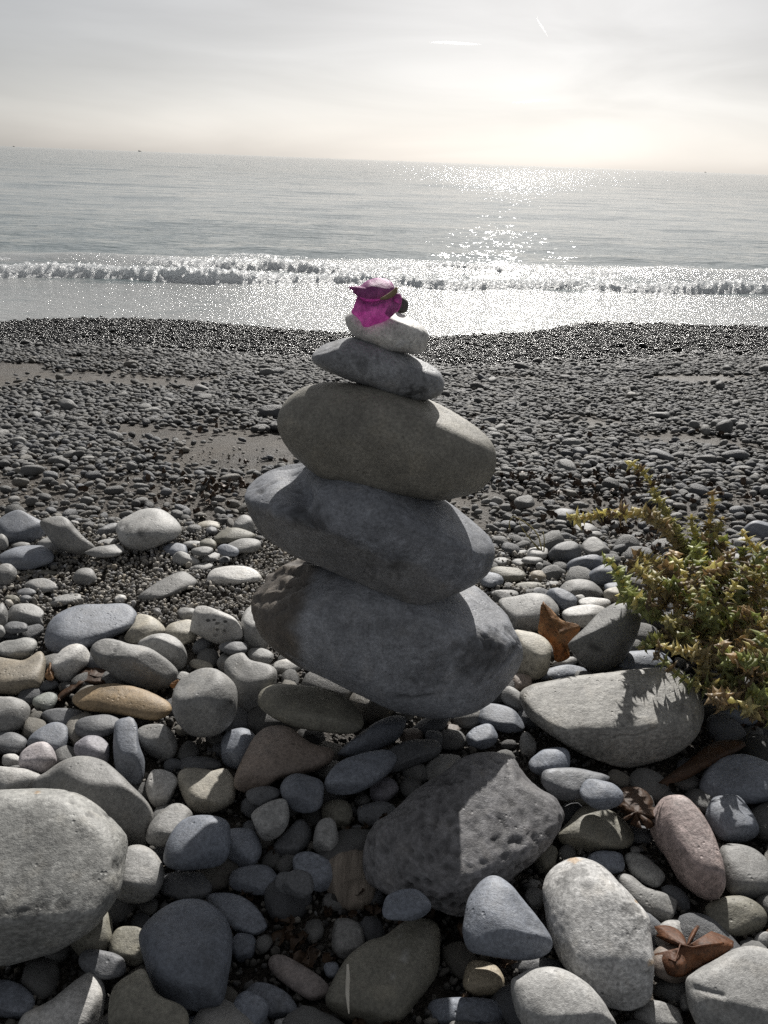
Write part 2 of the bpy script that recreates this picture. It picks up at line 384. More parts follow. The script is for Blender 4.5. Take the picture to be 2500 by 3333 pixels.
def prep(rec, flat=.72, cap=1.12):
    s = Stone(); s.label, s.col, s.pix = rec[:3]; s.o = rec[3] if len(rec) > 3 else {}
    O = outline(s.pix); s.O = O; s.bottom = O[:, 1].max(); s.wpx = max(np.ptp(O[:, 0]), np.ptp(O[:, 1]))
    x, y = O[:, 0], O[:, 1]; x2, y2 = np.roll(x, -1), np.roll(y, -1); cr = x * y2 - x2 * y; A = cr.sum() / 2
    c = np.array([((x + x2) * cr).sum(), ((y + y2) * cr).sum()]) / (6 * A); s.c = c
    s.r = ray(*c); s.e3 = -s.r
    e1 = RIGHT - s.e3 * RIGHT.dot(s.e3); s.e1 = e1 / np.linalg.norm(e1); s.e2 = np.cross(s.e3, s.e1)
    D = np.array([ray(*p) for p in O]); D = D / (D @ s.r)[:, None] - s.r      # outline at unit distance
    s.pl = np.stack([D @ s.e1, D @ s.e2], 1)
    # second moments of the outline -> matching ellipse
    q = s.pl; q2 = np.roll(q, -1, 0); w = np.abs(q[:, 0] * q2[:, 1] - q2[:, 0] * q[:, 1]); w /= w.sum()
    g = (q + q2) / 3; C = np.einsum('i,ij,ik->jk', w, g, g) * 2 * 4 / 2 * 1.125
    s.Q2 = C; u = np.array([s.e1[2], s.e2[2], s.e3[2]])
    ev = np.sqrt(np.linalg.eigvalsh(C)); amax = ev[1]; best = None
    flat = s.o.get('flat', flat)
    for t in np.linspace(flat * ev[0], 1.6 * ev[1], 80):
        q13 = (t * t * u[0] - C[0, 0] * u[0] - C[0, 1] * u[1]) / u[2]; q23 = (t * t * u[1] - C[0, 1] * u[0] - C[1, 1] * u[1]) / u[2]
        q33 = (t * t * u[2] - q13 * u[0] - q23 * u[1]) / u[2]
        Q = np.array([[C[0, 0], C[0, 1], q13], [C[0, 1], C[1, 1], q23], [q13, q23, q33]])
        e = np.linalg.eigvalsh(Q)
        if e[0] > (.42 * ev[0]) ** 2 and math.sqrt(e[2]) <= cap * amax * 1.02:
            best = (t, Q); break
    if best is None:
        d = .85 * math.sqrt(ev[0] * ev[1]); Q = np.diag([0, 0, d * d]); Q[:2, :2] = C; best = (math.sqrt(u @ Q @ u), Q)
    s.t, s.Q = best
    s.k = np.linalg.solve(C, s.Q[:2, 2]); s.cd = math.sqrt(max(s.Q[2, 2] - s.k @ s.Q[:2, 2], 1e-9))
    B = np.stack([s.e1, s.e2, s.e3], 1); s.QW = B @ s.Q @ B.T
    if 'y' in s.o: s.d = s.o['y'] / s.r[1]
    else:
        lo, hi = .15, 6.0; lift = s.o.get('lift', 0)
        for _ in range(50):
            d = (lo + hi) / 2; p = EYE + s.r * d
            if p[2] - float(ground(p[0], p[1])) > lift + .62 * s.t * d: lo = d
            else: hi = d
        s.d = lo
    return s
_dirs = np.random.default_rng(5).normal(size=(160, 3)); _dirs /= np.linalg.norm(_dirs, axis=1)[:, None]
def penetration(a, b):
    d = (b.r * b.d - a.r * a.d); L_ = np.linalg.norm(d)
    if L_ > (np.sqrt(np.trace(a.QW)) * a.d + np.sqrt(np.trace(b.QW)) * b.d): return -1
    n = np.concatenate([_dirs, d[None] / (L_ + 1e-9)]); dd = n @ d; n = n * np.sign(dd)[:, None]
    sa = np.sqrt(np.einsum('ij,jk,ik->i', n, a.QW, n)) * a.d; sb = np.sqrt(np.einsum('ij,jk,ik->i', n, b.QW, n)) * b.d
    return float((sa + sb - np.abs(dd)).min())

def build_stone(s, name, cat, group, sid):
    rs = np.random.default_rng(1000 + sid); o = s.o
    sub = o.get('sub') or (3 if s.wpx < 90 else 4 if s.wpx < 260 else 5)
    Nv, F = ico(sub)
    th = np.arctan2(s.pl[:, 1], s.pl[:, 0]); R = np.hypot(s.pl[:, 0], s.pl[:, 1]); od = np.argsort(th)
    v_th = np.arctan2(Nv[:, 1], Nv[:, 0]); rho = np.hypot(Nv[:, 0], Nv[:, 1])
    Ro = np.interp(v_th, th[od], R[od], period=2 * math.pi)
    iC = np.linalg.inv(s.Q2); dv = np.stack([np.cos(v_th), np.sin(v_th)], 1)
    Re = 1 / np.sqrt(np.einsum('ij,jk,ik->i', dv, iC, dv))
    Rr = Re + (Ro - Re) * sstep(.25, 1.0, rho)
    full = o.get('full', .84)
    pr = np.where(rho > 0, rho ** full, 0)
    XY = dv * (Rr * pr)[:, None]
    Zl = np.sign(Nv[:, 2]) * np.abs(Nv[:, 2]) ** .84 * s.cd + XY @ s.k
    Pl = np.concatenate([XY, Zl[:, None]], 1)                        # local, unit distance
    size = math.sqrt(np.sqrt(np.linalg.det(s.Q2)))
    q = Pl / size + rs.uniform(-50, 50, 3)
    nr = np.stack([Nv[:, 0], Nv[:, 1], Nv[:, 2]], 1)
    ang = o.get('ang', 0); rough = o.get('rough', 0)
    dsp = .045 * fbm(q * .9, 2) + .016 * fbm(q * 2.6 + 5, 2)
    if ang: dsp += ang * (.10 * (cell(q * .75 + 3) - .5) + .03 * np.abs(fbm(q * 2.2, 2)))
    if rough: dsp += rough * (.022 * fbm(q * 6, 3, .65) - .02 * sstep(.42, .15, cell(q * 5)))
    shade = np.ones(len(Pl)); base = np.array(PAL[s.col]) * (1 + .10 * rs.normal())
    colr = np.tile(base, (len(Pl), 1))
    # pixel-plane coordinates of every vertex, so wear marks sit where the stone carries them
    pd = s.r + (XY @ np.stack([s.e1, s.e2]))
    U = W0 / 2 + FPX * (pd @ RIGHT) / (pd @ FWD); Vv = H0 / 2 - FPX * (pd @ UP) / (pd @ FWD)
    front = Nv[:, 2] > -.15
    n1 = fbm(q * 2.2 + 40, 5, .68)
    colr *= (1 + .34 * n1)[:, None]
    mot = o.get('mottle', .12)
    blot = sstep(.05, .45, fbm(q * 3.1 + 80, 4, .65)); colr *= (1 - .55 * mot * blot)[:, None]
    pale = sstep(.12, .5, fbm(q * 2.4 + 120, 4, .65)); colr *= (1 + .45 * mot * pale)[:, None]
    if o.get('speck'):
        colr *= (1 - .5 * sstep(.3, .12, cell(q * 9)))[:, None]
    if o.get('crack') or rs.random() < .25:
        pl_ = rs.normal(size=3); pl_ /= np.linalg.norm(pl_); dd = np.abs(q @ pl_ - (q.mean(0) @ pl_) + .25 * fbm(q * 1.3 + 7, 3) - rs.uniform(-.3, .3))
        k_ = sstep(.035, .0, dd) * sstep(-.15, .2, fbm(q * 1.6 + 30, 2)); dsp -= .02 * k_ * (1.5 if o.get('crack') else .5)
        if rs.random() < .5 and not o.get('crack'): colr = colr * (1 - .5 * k_[:, None]) + .55 * .5 * k_[:, None]
        else: colr *= (1 - .45 * k_)[:, None]
    if s.col in ('marble', 'band'):
        w_ = sstep(.25, .75, np.sin(q @ np.array([1.2, 5.5, 2.0]) * 1.6 + 3 * fbm(q * 1.1, 2)) * .5 + .5)
        colr = colr * (1 - .5 * w_[:, None] * (s.col == 'marble')) + np.array((.48, .48, .46)) * (.5 * w_[:, None] * (s.col == 'marble'))
    if o.get('pits'):
        hol = cell(q * 7.5); den = sstep(-.35, .20, fbm(q * 1.2 + 3, 3))
        pk = sstep(.52, .26, hol) * den; big = sstep(.34, .1, cell(q * 4.2 + 9)) * sstep(0, .3, fbm(q * 1.4 + 31, 2))
        dsp -= .04 * pk + .06 * big; colr *= (1 - .5 * pk - .25 * big)[:, None]
        dsp += .012 * fbm(q * 9, 3)
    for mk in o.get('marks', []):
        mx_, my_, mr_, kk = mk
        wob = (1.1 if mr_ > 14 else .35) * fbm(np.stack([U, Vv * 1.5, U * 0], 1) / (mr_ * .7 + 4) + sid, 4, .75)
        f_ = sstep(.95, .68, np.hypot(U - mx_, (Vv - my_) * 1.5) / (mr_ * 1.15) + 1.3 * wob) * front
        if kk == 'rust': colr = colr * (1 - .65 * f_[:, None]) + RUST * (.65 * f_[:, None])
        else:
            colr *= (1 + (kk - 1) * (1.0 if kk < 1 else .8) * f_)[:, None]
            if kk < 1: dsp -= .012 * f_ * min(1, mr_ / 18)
    if 'groove' in o:
        (x0, y0), (x1, y1) = o['groove']; gx, gy = x1 - x0, y1 - y0; gl = math.hypot(gx, gy)
        al = ((U - x0) * gx + (Vv - y0) * gy) / gl ** 2; ds = np.abs((U - x0) * gy - (Vv - y0) * gx) / gl + gl * .08 * fbm(q * 3, 2)
        f_ = sstep(gl * .14, 0, ds) * sstep(-.15, .1, al) * sstep(1.15, .9, al) * front
        dsp -= .045 * f_; colr *= (1 - .15 * f_)[:, None]
    if s.col in ('c5', 'c4', 'c2', 'pit', 'speckw', 'speck', 'tangrey', 'pink'):   # lively mineral grain on the big stones
        g1 = fbm(q * 15 + 11, 3, .8); g2 = fbm(q * 4 + 70, 5, .8); colr *= np.clip(1 + (.50 if s.col[0] == 'c' else .9) * g1 + .28 * g2, .35, 1.8)[:, None]; dsp += .005 * g1; wsp = sstep(.22, .10, cell(q * 17)) * sstep(.0, .3, g2); colr *= (1 + .55 * wsp)[:, None]
    if s.col == 'c5':      # brown crust over the left end, pitted dark scar at the right
        m_ = sstep(1015, 960, U + 60 * fbm(q * 3, 3, .65) + (Vv - 2050) * .10)
        lum = np.clip(fbm(q * 7, 3, .65), -.6, .6); dsp += m_ * (.016 + .10 * lum * sstep(2200, 1900, Vv))
        crust = np.array((.098, .076, .052)); colr = colr * (1 - .85 * m_[:, None]) + crust * (.85 * m_ * (1 + .9 * lum))[:, None]
        for (a_, b_2, r_, kk) in ((1560, 2110, 75, .5), (1620, 2150, 50, .5), (1530, 2185, 45, .6), (1590, 2080, 40, .4), (1395, 2215, 38, .62), (1220, 2050, 30, .75), (1130, 2048, 22, .7), (1420, 2170, 30, .7), (1345, 1985, 18, .75)):
            f_ = sstep(.95, .70, np.hypot(U - a_, (Vv - b_2) * 1.2) / (r_ * 1.3) + 2.0 * fbm(q * 5 + a_, 5, .8)) * front * .85
            colr *= (1 + (kk - 1) * f_)[:, None]; dsp -= .016 * f_ * (1 + fbm(q * 12, 2))
        colr *= (1 - .4 * sstep(.32, .12, cell(q * 11)) * sstep(-.1, .3, fbm(q * 2, 2)))[:, None]
    if s.col == 'c4':
        tanm = sstep(.0, .3, ((Vv - 1690 - (U - 1000) * .42) / 120) + .4 * fbm(q * 3, 3)); colr = colr * (1 - .4 * tanm[:, None]) + np.array((.215, .195, .16)) * (.4 * tanm[:, None])
        for (a_, b_2, r_, kk) in ((990, 1680, 42, .45), (1020, 1710, 38, .5), (1060, 1700, 30, .5), (960, 1660, 24, .5), (1250, 1830, 55, .62), (1290, 1850, 30, .55), (1130, 1770, 30, .7), (832, 1552, 14, .4), (925, 1540, 6, .4), (1215, 1735, 30, .7)):
            f_ = sstep(.95, .70, np.hypot(U - a_, (Vv - b_2) * 1.2) / (r_ * 1.3) + 2.0 * fbm(q * 5 + a_, 5, .8)) * front * .85
            colr *= (1 + (kk - 1) * f_)[:, None]; dsp -= .010 * f_
        wh = sstep(.15, .5, fbm(q * 4 + 60, 4, .7)) * sstep(250, 40, np.abs(Vv - (1700 + (U - 1000) * .38))); colr *= (1 + .45 * wh)[:, None]
        # saddle dip beside the left lobe
        dsp -= .24 * np.exp(-((U - 965 - (Vv - 1600) * .3) / 45) ** 2 - ((Vv - 1590) / 80) ** 2) * front; dsp -= .05 * np.exp(-((Vv - 1800 - (U - 1100) * .45) / 60) ** 2) * front * (U < 1200)
    if s.col == 'c3':
        colr *= (1 + .10 * fbm(q * 5, 4, .7))[:, None]; colr *= (1 - .22 * sstep(.3, .1, cell(q * 14)))[:, None]
    if s.col == 'c2':
        bl = sstep(.05, .4, fbm(q * 4.2 + 3, 4, .7)); colr *= (1 - .32 * bl)[:, None]
        for (a_, b_2, r_, kk) in ((1340, 1275, 18, .3), (1370, 1272, 12, .35), (1325, 1285, 12, .4), (1180, 1180, 25, .65), (1085, 1100, 12, .6)):
            f_ = sstep(.95, .70, np.hypot(U - a_, Vv - b_2) / (r_ * 1.2) + 1.8 * fbm(q * 5 + a_, 5, .8)) * front * .85; colr *= (1 + (kk - 1) * f_)[:, None]
    if s.col == 'c1':
        f_ = sstep(1.1, .4, np.hypot((U - 1335) / 1.6, Vv - 1030) / 9 + .5 * fbm(q * 5, 3)); colr *= (1 - .7 * f_)[:, None]
    # worn flat faces: broad top and a few side facets, softly rounded into the body
    Wu = Pl[:, :1] * s.e1 + Pl[:, 1:2] * s.e2 + Pl[:, 2:] * s.e3
    fc = o.get('facets')
    if fc is None:
        fc = [((rs.normal() * .22, -.10 + rs.normal() * .12, 1.0), rs.uniform(.68, .85))]
        fc.append(((rs.normal() * .35, -1.0, .08 + rs.normal() * .15), rs.uniform(.70, .88)))
        for _k in range(int(rs.integers(0, 3))): fc.append(((rs.normal(), rs.normal() * .7 - .2, rs.normal() * .5 + .2), rs.uniform(.78, .92)))
    for n_, lv in fc:
        n_ = np.array(n_, float); n_ /= np.linalg.norm(n_); h_ = Wu @ n_; top_ = h_.max(); lim = lv * top_; sf = .10 * top_
        ex = h_ - lim; cut = np.where(ex > sf, ex - sf * .5, np.where(ex > -sf, (ex + sf) ** 2 / (4 * sf), 0)); cut = np.where(ex > sf, ex, cut)
        Wu = Wu - n_ * (cut * .86)[:, None]
    Wp = (Wu * (1 + dsp)[:, None]) * s.d
    me = mesh_np(name, Wp, F, True, M_STONE); vcol(me, np.clip(colr, .015, .85))
    ob = add(name, me, None, tuple(EYE + s.r * s.d)); tag(ob, s.label, cat, group)
    s.ob = ob; return ob
CAIRN=[
 ('broad speckled grey base stone of the cairn with dark brown crusted left end','c5','836 1954 849 1914 899 1854 965 1821 1045 1831 1164 1841 1297 1848 1429 1854 1555 1894 1615 1954 1655 2000 1668 2047 1704 2120 1711 2153 1694 2199 1661 2239 1595 2292 1529 2325 1443 2342 1363 2335 1277 2312 1164 2259 1071 2212 978 2169 899 2113 852 2047',dict(crack=1,facets=[((0.4,-0.06,0.92),0.74),((-0.55,-0.15,0.8),0.84),((0.1,-1,0.15),0.82),((0.75,-0.6,-0.1),0.86)],y=0.625)),
 ('blue-grey saddle-shaped cairn stone resting on the base stone','c4','790 1602 799 1569 826 1530 866 1506 949 1490 1045 1503 1197 1530 1350 1569 1449 1624 1496 1656 1555 1702 1595 1748 1607 1782 1605 1821 1588 1868 1549 1901 1496 1924 1429 1951 1363 1967 1310 1964 1264 1944 1204 1914 1124 1881 1045 1848 965 1818 912 1788 859 1748 826 1709 806 1675 793 1636',dict(crack=1,facets=[((-0.36,-0.06,0.93),0.74),((0.5,-0.1,0.85),0.8),((0.15,-1,-0.1),0.84),((-0.3,-0.9,-0.45),0.84)],y=0.625)),
 ('large smooth olive-grey oval stone in the middle of the cairn','c3','908 1374 919 1334 945 1294 985 1264 1045 1248 1111 1244 1177 1248 1250 1261 1323 1278 1403 1301 1462 1324 1535 1367 1582 1414 1605 1460 1608 1500 1595 1546 1569 1586 1529 1609 1462 1626 1396 1626 1297 1612 1197 1593 1098 1573 1051 1556 1005 1526 959 1486 929 1447 912 1407',dict(facets=[((0.42,-0.05,0.9),0.84),((-0.1,-1,-0.2),0.88)],y=0.632)),
 ('flat bluish cairn stone tilted down to the right under the white one','c2','1012 1148 1018 1125 1038 1105 1071 1097 1124 1095 1177 1102 1230 1115 1297 1135 1363 1165 1403 1188 1429 1211 1441 1241 1436 1274 1416 1294 1376 1304 1330 1302 1270 1288 1217 1264 1157 1244 1098 1221 1045 1198 1018 1175',dict(facets=[((-0.42,-0.05,0.9),0.78),((0.4,-0.1,0.9),0.84)],y=0.638)),
 ('white stone on top of the cairn under the magenta flower','c1','1121 1041 1125 1029 1139 1017 1171 1009 1219 1004 1267 1009 1306 1019 1327 1027 1359 1046 1385 1075 1394 1092 1390 1118 1383 1138 1361 1152 1330 1150 1291 1147 1267 1147 1243 1140 1219 1126 1195 1116 1171 1106 1146 1087 1130 1065',dict(facets=[((0.35,-0.15,0.93),0.8)],y=0.64)),
 ('tiny dark pebble on the white cairn stone behind the flower','cdark',(1308,994,20,28,8),dict(facets=[],y=0.655)),
]
STONES=[
 ('little dark pebble on the sand behind the leftmost boulder pair','dark',(258,1697,19,11,0)),
 ('small flat grey pebble tucked behind the humped boulder at left','grey',(247,1705,19,10,25)),
 ('flat dark stone leaning behind the boulder with dark hollows','dark',(354,1726,40,20,-20)),
 ('broad blue-grey boulder cut by the left edge at the back','blue','-17 1705 8 1680 42 1663 68 1661 105 1680 139 1699 151 1722 143 1748 118 1764 76 1771 38 1781 0 1773',dict(mottle=0.5)),
 ('humped grey boulder sloping down to the right with thin cracks','grey','129 1701 160 1684 194 1680 224 1693 249 1722 278 1752 312 1781 295 1798 262 1807 219 1798 181 1777 152 1743',dict(crack=1)),
 ('thin pale flat stone under the boulder with dark hollows','light',(350,1766,40,12,-8)),
 ('low smooth grey stone half buried in grit at the boulder foot','grey','270 1804 304 1783 346 1775 388 1771 405 1790 380 1811 321 1815'),
 ('rounded pale boulder with dark pitted hollows sitting alone on the sand','light','375 1726 384 1701 405 1684 443 1663 485 1653 532 1659 570 1688 589 1714 590 1731 570 1752 527 1773 485 1788 443 1792 405 1779 382 1756',dict(marks=[(468,1726,17.7,0.3),(416,1718,21.1,0.45),(460,1743,12.7,0.35),(405,1705,14.8,0.5)],lift=0.006)),
 ('angular chipped grey stone in front of the humped boulder','grey','122 1771 143 1752 177 1744 203 1750 221 1775 211 1798 181 1804 143 1794',dict(ang=1,mottle=0.4)),
 ('round grey stone at the left edge above the long dark one','grey',(6,1766,22,27,0)),
 ('thin grey stone peeping over the long dark smooth stone','grey',(68,1775,34,11,0)),
 ('long smooth slate-grey stone lying at the left edge beside the grit','blue','-8 1811 21 1792 63 1777 110 1774 148 1779 171 1798 174 1819 160 1836 127 1847 84 1855 46 1853 0 1832'),
 ('flat olive flake lying on the grit below the long slate stone','olive',(127,1865,63,11,0)),
 ('small dark pebble at the right end of the long slate stone','dark',(171,1840,16,12,0)),
 ('grey stone with a crescent hollow in its face at left edge','grey',(21,1874,33,42,0),dict(marks=[(19,1859,9.3,0.25),(13,1849,6.8,0.4)])),
 ('tiny pale pebble alone on the grit','light',(240,1826,15,7,0)),
 ('dark wedge stone under the rough flat-topped pale stone','dark',(84,1929,33,15,0)),
 ('low pale stone with a rough front on the grit','light','72 1910 93 1891 127 1883 160 1887 192 1912 169 1925 139 1929 97 1920',dict(mottle=0.4,ang=1)),
 ('smooth egg-shaped grey stone standing alone in the middle of the grit','grey',(276,1878,39,29,-12)),
 ('small rounded olive pebble beside a dark one on the grit','olive',(39,1954,27,18,5)),
 ('small round dark pebble right of the olive one','dark',(84,1950,19,14,0)),
 ('thin flat stone tilted up to the right on the grit','grey',(213,1954,59,18,-14)),
 ('tiny grey pebble behind the long smooth slab','grey',(348,1956,11,10,0)),
 ('small white angular pebble poking up behind the long smooth slab','white',(392,1950,19,16,0)),
 ('wedge-shaped pale grey stone with a blunt right end on the grit','grey','451 1941 482 1914 543 1877 595 1858 625 1873 644 1899 603 1922 543 1945 482 1960 456 1956'),
 ('grey stone showing at the left of the second-lowest cairn stone','grey',(795,1715,36,38,0)),
 ('flat cream stone lying on wet sand behind the small heap','cream',(678,1713,42,18,-4)),
 ('little dark pebble in front of the flat cream stone','dark',(689,1728,20,13,0)),
 ('blue-grey pebble under the right side of the pale boulder','blue',(573,1790,41,24,4)),
 ('thin pale flake in the small heap left of the cairn','light',(633,1773,45,12,0)),
 ('dark olive flat-domed stone on the heap left of the cairn','olive','692 1764 716 1730 761 1717 806 1726 833 1743 806 1760 754 1767 708 1773',dict(marks=[(723,1752,10.5,0.5)])),
 ('small brownish pebble below the flat cream stone','olive',(678,1771,29,17,0)),
 ('grey oval stone under the olive domed stone','grey',(795,1777,57,24,-3)),
 ('blue-grey pebble in the heap under the oval stone','blue',(742,1792,35,20,6)),
 ('flat grey pebble low in the small heap left of the cairn','grey',(659,1794,38,15,-5)),
 ('pale grey pebble at the near side of the small heap','light',(682,1813,38,17,0)),
 ('tiny dark pebble on the grit near the small heap','dark',(731,1822,20,12,0)),
 ('low ridged grey stone half sunk in grit','grey',(656,1848,39,15,-10)),
 ('angular pale stone with a sharp peak on the grit','light','559 1824 573 1798 595 1795 625 1809 650 1828 633 1843 595 1843 569 1835',dict(ang=1)),
 ('oblong whitish stone with a flat top lying on the grit','white','674 1884 689 1854 731 1843 799 1843 840 1862 851 1888 799 1899 723 1909 686 1903'),
 ('tall grey stone cut by the left edge beside the marked pale stone','grey',(4,2005,23,39,0)),
 ('pale lumpy stone flecked with small dark marks at left','light','17 1992 38 1971 76 1964 114 1969 143 1992 137 2018 141 2039 97 2039 51 2034 21 2030',dict(marks=[(91,2015,5.1,0.4),(114,2015,3.8,0.4),(131,1996,3.8,0.5),(124,1999,3.4,0.5)])),
 ('dark grey stone below the pale lumpy one at left','dark',(51,2043,39,21,-5)),
 ('thin dark stone above the marbled stone at left','dark',(38,2068,37,15,8)),
 ('twisted grey stone with white marbled bands at the left edge','marble','-13 2102 17 2085 51 2081 84 2074 114 2081 120 2102 105 2127 76 2144 25 2140 -8 2127'),
 ('pale stone end at the left edge above the marbled stone','light',(0,2055,17,21,0)),
 ('large long smooth grey slab left of the cairn','blue','146 2072 156 2034 181 2001 219 1980 270 1967 338 1966 401 1962 430 1973 446 1996 443 2026 422 2047 380 2068 329 2089 287 2106 236 2123 181 2127 152 2106',dict(marks=[(266,1980,3.8,0.3)])),
 ('cream stone with brown mottling behind the right end of the long slab','cream','405 2072 435 2030 447 1999 481 2001 515 2018 536 2043 538 2060 506 2077 456 2096 413 2091',dict(mottle=0.6,marks=[(460,2055,25.3,0.6)])),
 ('grey stone hidden behind the pale stone with black flecks','grey',(610,2001,32,26,0)),
 ('smooth pale green-white stone left of the one with black flecks','cream',(591,2058,53,41,-20)),
 ('dark stone in shade under the pale stone with black flecks','dark',(761,2109,45,23,0)),
 ('pale stone pressed against the left end of the cairn base','light',(833,2046,50,79,-5),dict(crack=1)),
 ('pale rounded stone with a row of black flecks on its face','white','618 2043 633 1982 656 1969 701 1982 761 2012 787 2050 784 2080 746 2095 701 2095 656 2073 625 2058',dict(sub=6,marks=[(678,2020,9.0,0.12),(697,2018,6.8,0.15),(708,2029,7.5,0.2),(732,2024,7.5,0.12),(729,2054,6.8,0.25),(707,2050,7.5,0.3),(701,2069,8.3,0.5)],lift=0.012)),
 ('smooth egg-shaped pale stone behind the two-lobed stone','light','447 2098 477 2072 515 2061 553 2063 591 2093 608 2131 603 2165 582 2186 527 2178 473 2144'),
 ('rough white crystalline stone beside the brown leaf at left','white','165 2165 181 2136 211 2106 245 2094 274 2102 295 2131 300 2161 270 2178 249 2199 228 2224 198 2224 173 2195',dict(rough=1)),
 ('two-lobed grey stone with a crease across it','grey','295 2127 300 2102 321 2083 350 2078 388 2085 422 2096 473 2106 515 2127 553 2157 576 2186 570 2216 553 2237 506 2247 443 2233 388 2212 350 2186 312 2161',dict(groove=[(382,2085),(359,2140)])),
 ('big tan block with a pointed right corner at the left edge','tan','-25 2144 25 2142 72 2148 101 2136 131 2117 148 2136 150 2174 139 2216 127 2241 84 2258 21 2258 -25 2245',dict(ang=1,mottle=0.4)),
 ('small pale stone behind the big round egg stone','light',(591,2203,30,19,0)),
 ('pale wedge stone peeping over the big round egg stone','cream',(656,2167,41,20,18)),
 ('jagged white chip lit by sun below the cairn base','white',(934,2169,50,23,-5),dict(ang=1)),
 ('small grey stone left of the upright two-tone stone','grey',(738,2154,33,30,-30)),
 ('upright grey stone wedged between egg stone and cairn base','grey','727 2178 746 2137 791 2122 814 2148 889 2171 904 2223 889 2291 844 2329 791 2336 754 2261'),
 ('small oval stone capping the upright grey one','light',(848,2134,45,25,8)),
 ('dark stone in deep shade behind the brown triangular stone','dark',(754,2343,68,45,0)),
 ('broad flat oval stone lying under the cairn base','olive','835 2280 851 2242 904 2225 995 2231 1078 2246 1145 2284 1177 2329 1175 2367 1130 2388 1055 2383 964 2367 897 2340 851 2310',dict(lift=0.004)),
 ('small greenish stone beside the brown leaf tip','green',(147,2284,41,30,-15)),
 ('dark low stone under the left end of the tan bar stone','dark',(203,2334,66,32,0)),
 ('dark brown stone in shade below the tan bar stone','dark',(316,2364,74,39,-8)),
 ('long ochre bar-shaped stone with ridged top','ochre','228 2275 249 2249 301 2230 377 2225 452 2238 520 2268 554 2294 546 2324 497 2343 422 2332 339 2321 264 2309',dict(groove=[(316,2239),(452,2253)],lift=0.012)),
 ('big round egg-like grey stone with a small dark nick','grey','559 2299 565 2246 595 2197 648 2172 701 2174 742 2201 769 2238 772 2284 761 2336 723 2382 671 2400 618 2393 576 2351',dict(marks=[(748,2280,10.5,0.2)],lift=0.01)),
 ('dark stone at the left edge below the half-lit stone','dark',(23,2420,66,36,0)),
 ('half-lit grey stone at the left edge left of the greenish one','grey','-30 2283 23 2268 75 2279 99 2305 90 2351 75 2370 30 2388 -30 2388'),
 ('blue-grey stone with a thin white streak at left','blue','87 2426 113 2381 173 2351 215 2362 225 2403 203 2449 151 2456',dict(marks=[(188,2400,5.3,2.4),(183,2411,4.5,2.2)])),
 ('small white stone behind the pinkish white one at left edge','white',(38,2476,33,23,0),dict(ang=1)),
 ('pinkish white stone with a bright sunlit top at left','pinkwhite','60 2479 75 2441 121 2415 158 2419 181 2456 181 2501 136 2516 75 2501'),
 ('violet-grey speckled round stone between the pinkish stone and upright finger','violet',(301,2443,60,47,0),dict(speck=1)),
 ('upright dark finger-shaped stone in the shade','blue','373 2351 392 2328 422 2330 445 2358 452 2419 471 2479 460 2547 422 2554 381 2516 369 2449'),
 ('stone with a sharp-edged sunlit corner right of the upright finger','grey','445 2388 467 2362 527 2357 565 2388 576 2434 558 2471 520 2475 467 2441'),
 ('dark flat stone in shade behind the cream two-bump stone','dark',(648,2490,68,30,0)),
 ('dark blue-grey round stone beside the brown triangular stone','blue',(776,2435,57,69,10)),
 ('long blue-grey stone in the cairn shadow under the flat oval','blue','1098 2445 1170 2390 1233 2343 1296 2322 1326 2339 1300 2403 1233 2440 1148 2462'),
 ('brown triangular rough stone in the cairn shadow','brown','765 2547 784 2479 829 2396 882 2362 949 2370 1017 2419 1085 2441 1070 2486 980 2524 904 2539 851 2577 791 2577',dict(speck=1,rough=0.5)),
 ('small violet-grey stone behind a long dark one in the shadow','violet',(1248,2571,50,39,-10)),
 ('tilted blue-grey oval stone right of the brown triangular stone','blue','1058 2546 1073 2512 1115 2474 1191 2447 1258 2438 1288 2453 1292 2478 1262 2521 1199 2563 1140 2588 1089 2592 1064 2575'),
 ('dark olive stone in deep shadow above the pale upright egg','olive',(1098,2649,54,47,0)),
 ('long dark stone in deep shadow left of the pitted boulder','dark',(1224,2649,73,39,-5)),
 ('dark stone tucked under the brown triangular stone','dark',(857,2592,54,35,0)),
 ('round blue-grey stone right below the brown triangular stone','blue',(986,2580,73,62,8)),
 ('grey stone with a thin bright rim below the small white stone','grey','476 2712 497 2667 558 2618 603 2622 633 2660 603 2727 527 2758 482 2743',dict(mottle=0.3)),
 ('small lumpy white stone left of the cream two-bump stone','white','473 2554 490 2513 520 2505 558 2516 582 2547 569 2592 543 2622 505 2629 482 2599',dict(ang=0.6)),
 ('cream stone with two bumps half in sunlight','cream','576 2532 588 2505 633 2498 693 2505 738 2501 765 2539 767 2584 746 2622 678 2648 625 2637 588 2577'),
 ('bright white stone behind the big speckled boulder at left','white','-45 2501 45 2498 105 2509 143 2539 75 2577 -45 2577'),
 ('large smooth humped stone behind the big speckled boulder','grey','98 2554 151 2509 211 2471 271 2460 324 2471 369 2501 422 2554 475 2614 490 2660 475 2697 467 2750 407 2750 301 2727 151 2652'),
 ('small dark stone in shadow right of the pale upright egg','dark',(1161,2706,25,21,0)),
 ('dark tilted stone with a pale edge left of the pale upright egg','dark','891 2753 938 2698 971 2666 1001 2673 1016 2706 1005 2748 959 2786 912 2791'),
 ('mottled pale grey stone in shadow above the dark tilted one','light','815 2660 836 2630 887 2605 925 2601 940 2630 938 2685 908 2723 870 2740 840 2715 819 2685',dict(mottle=0.5,speck=1)),
 ('small pale upright egg-shaped stone in the shadow','light',(1061,2727,43,62,8)),
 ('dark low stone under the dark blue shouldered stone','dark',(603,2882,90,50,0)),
 ('round blue-grey stone touching the dark blue shouldered stone','blue',(791,2761,62,69,0)),
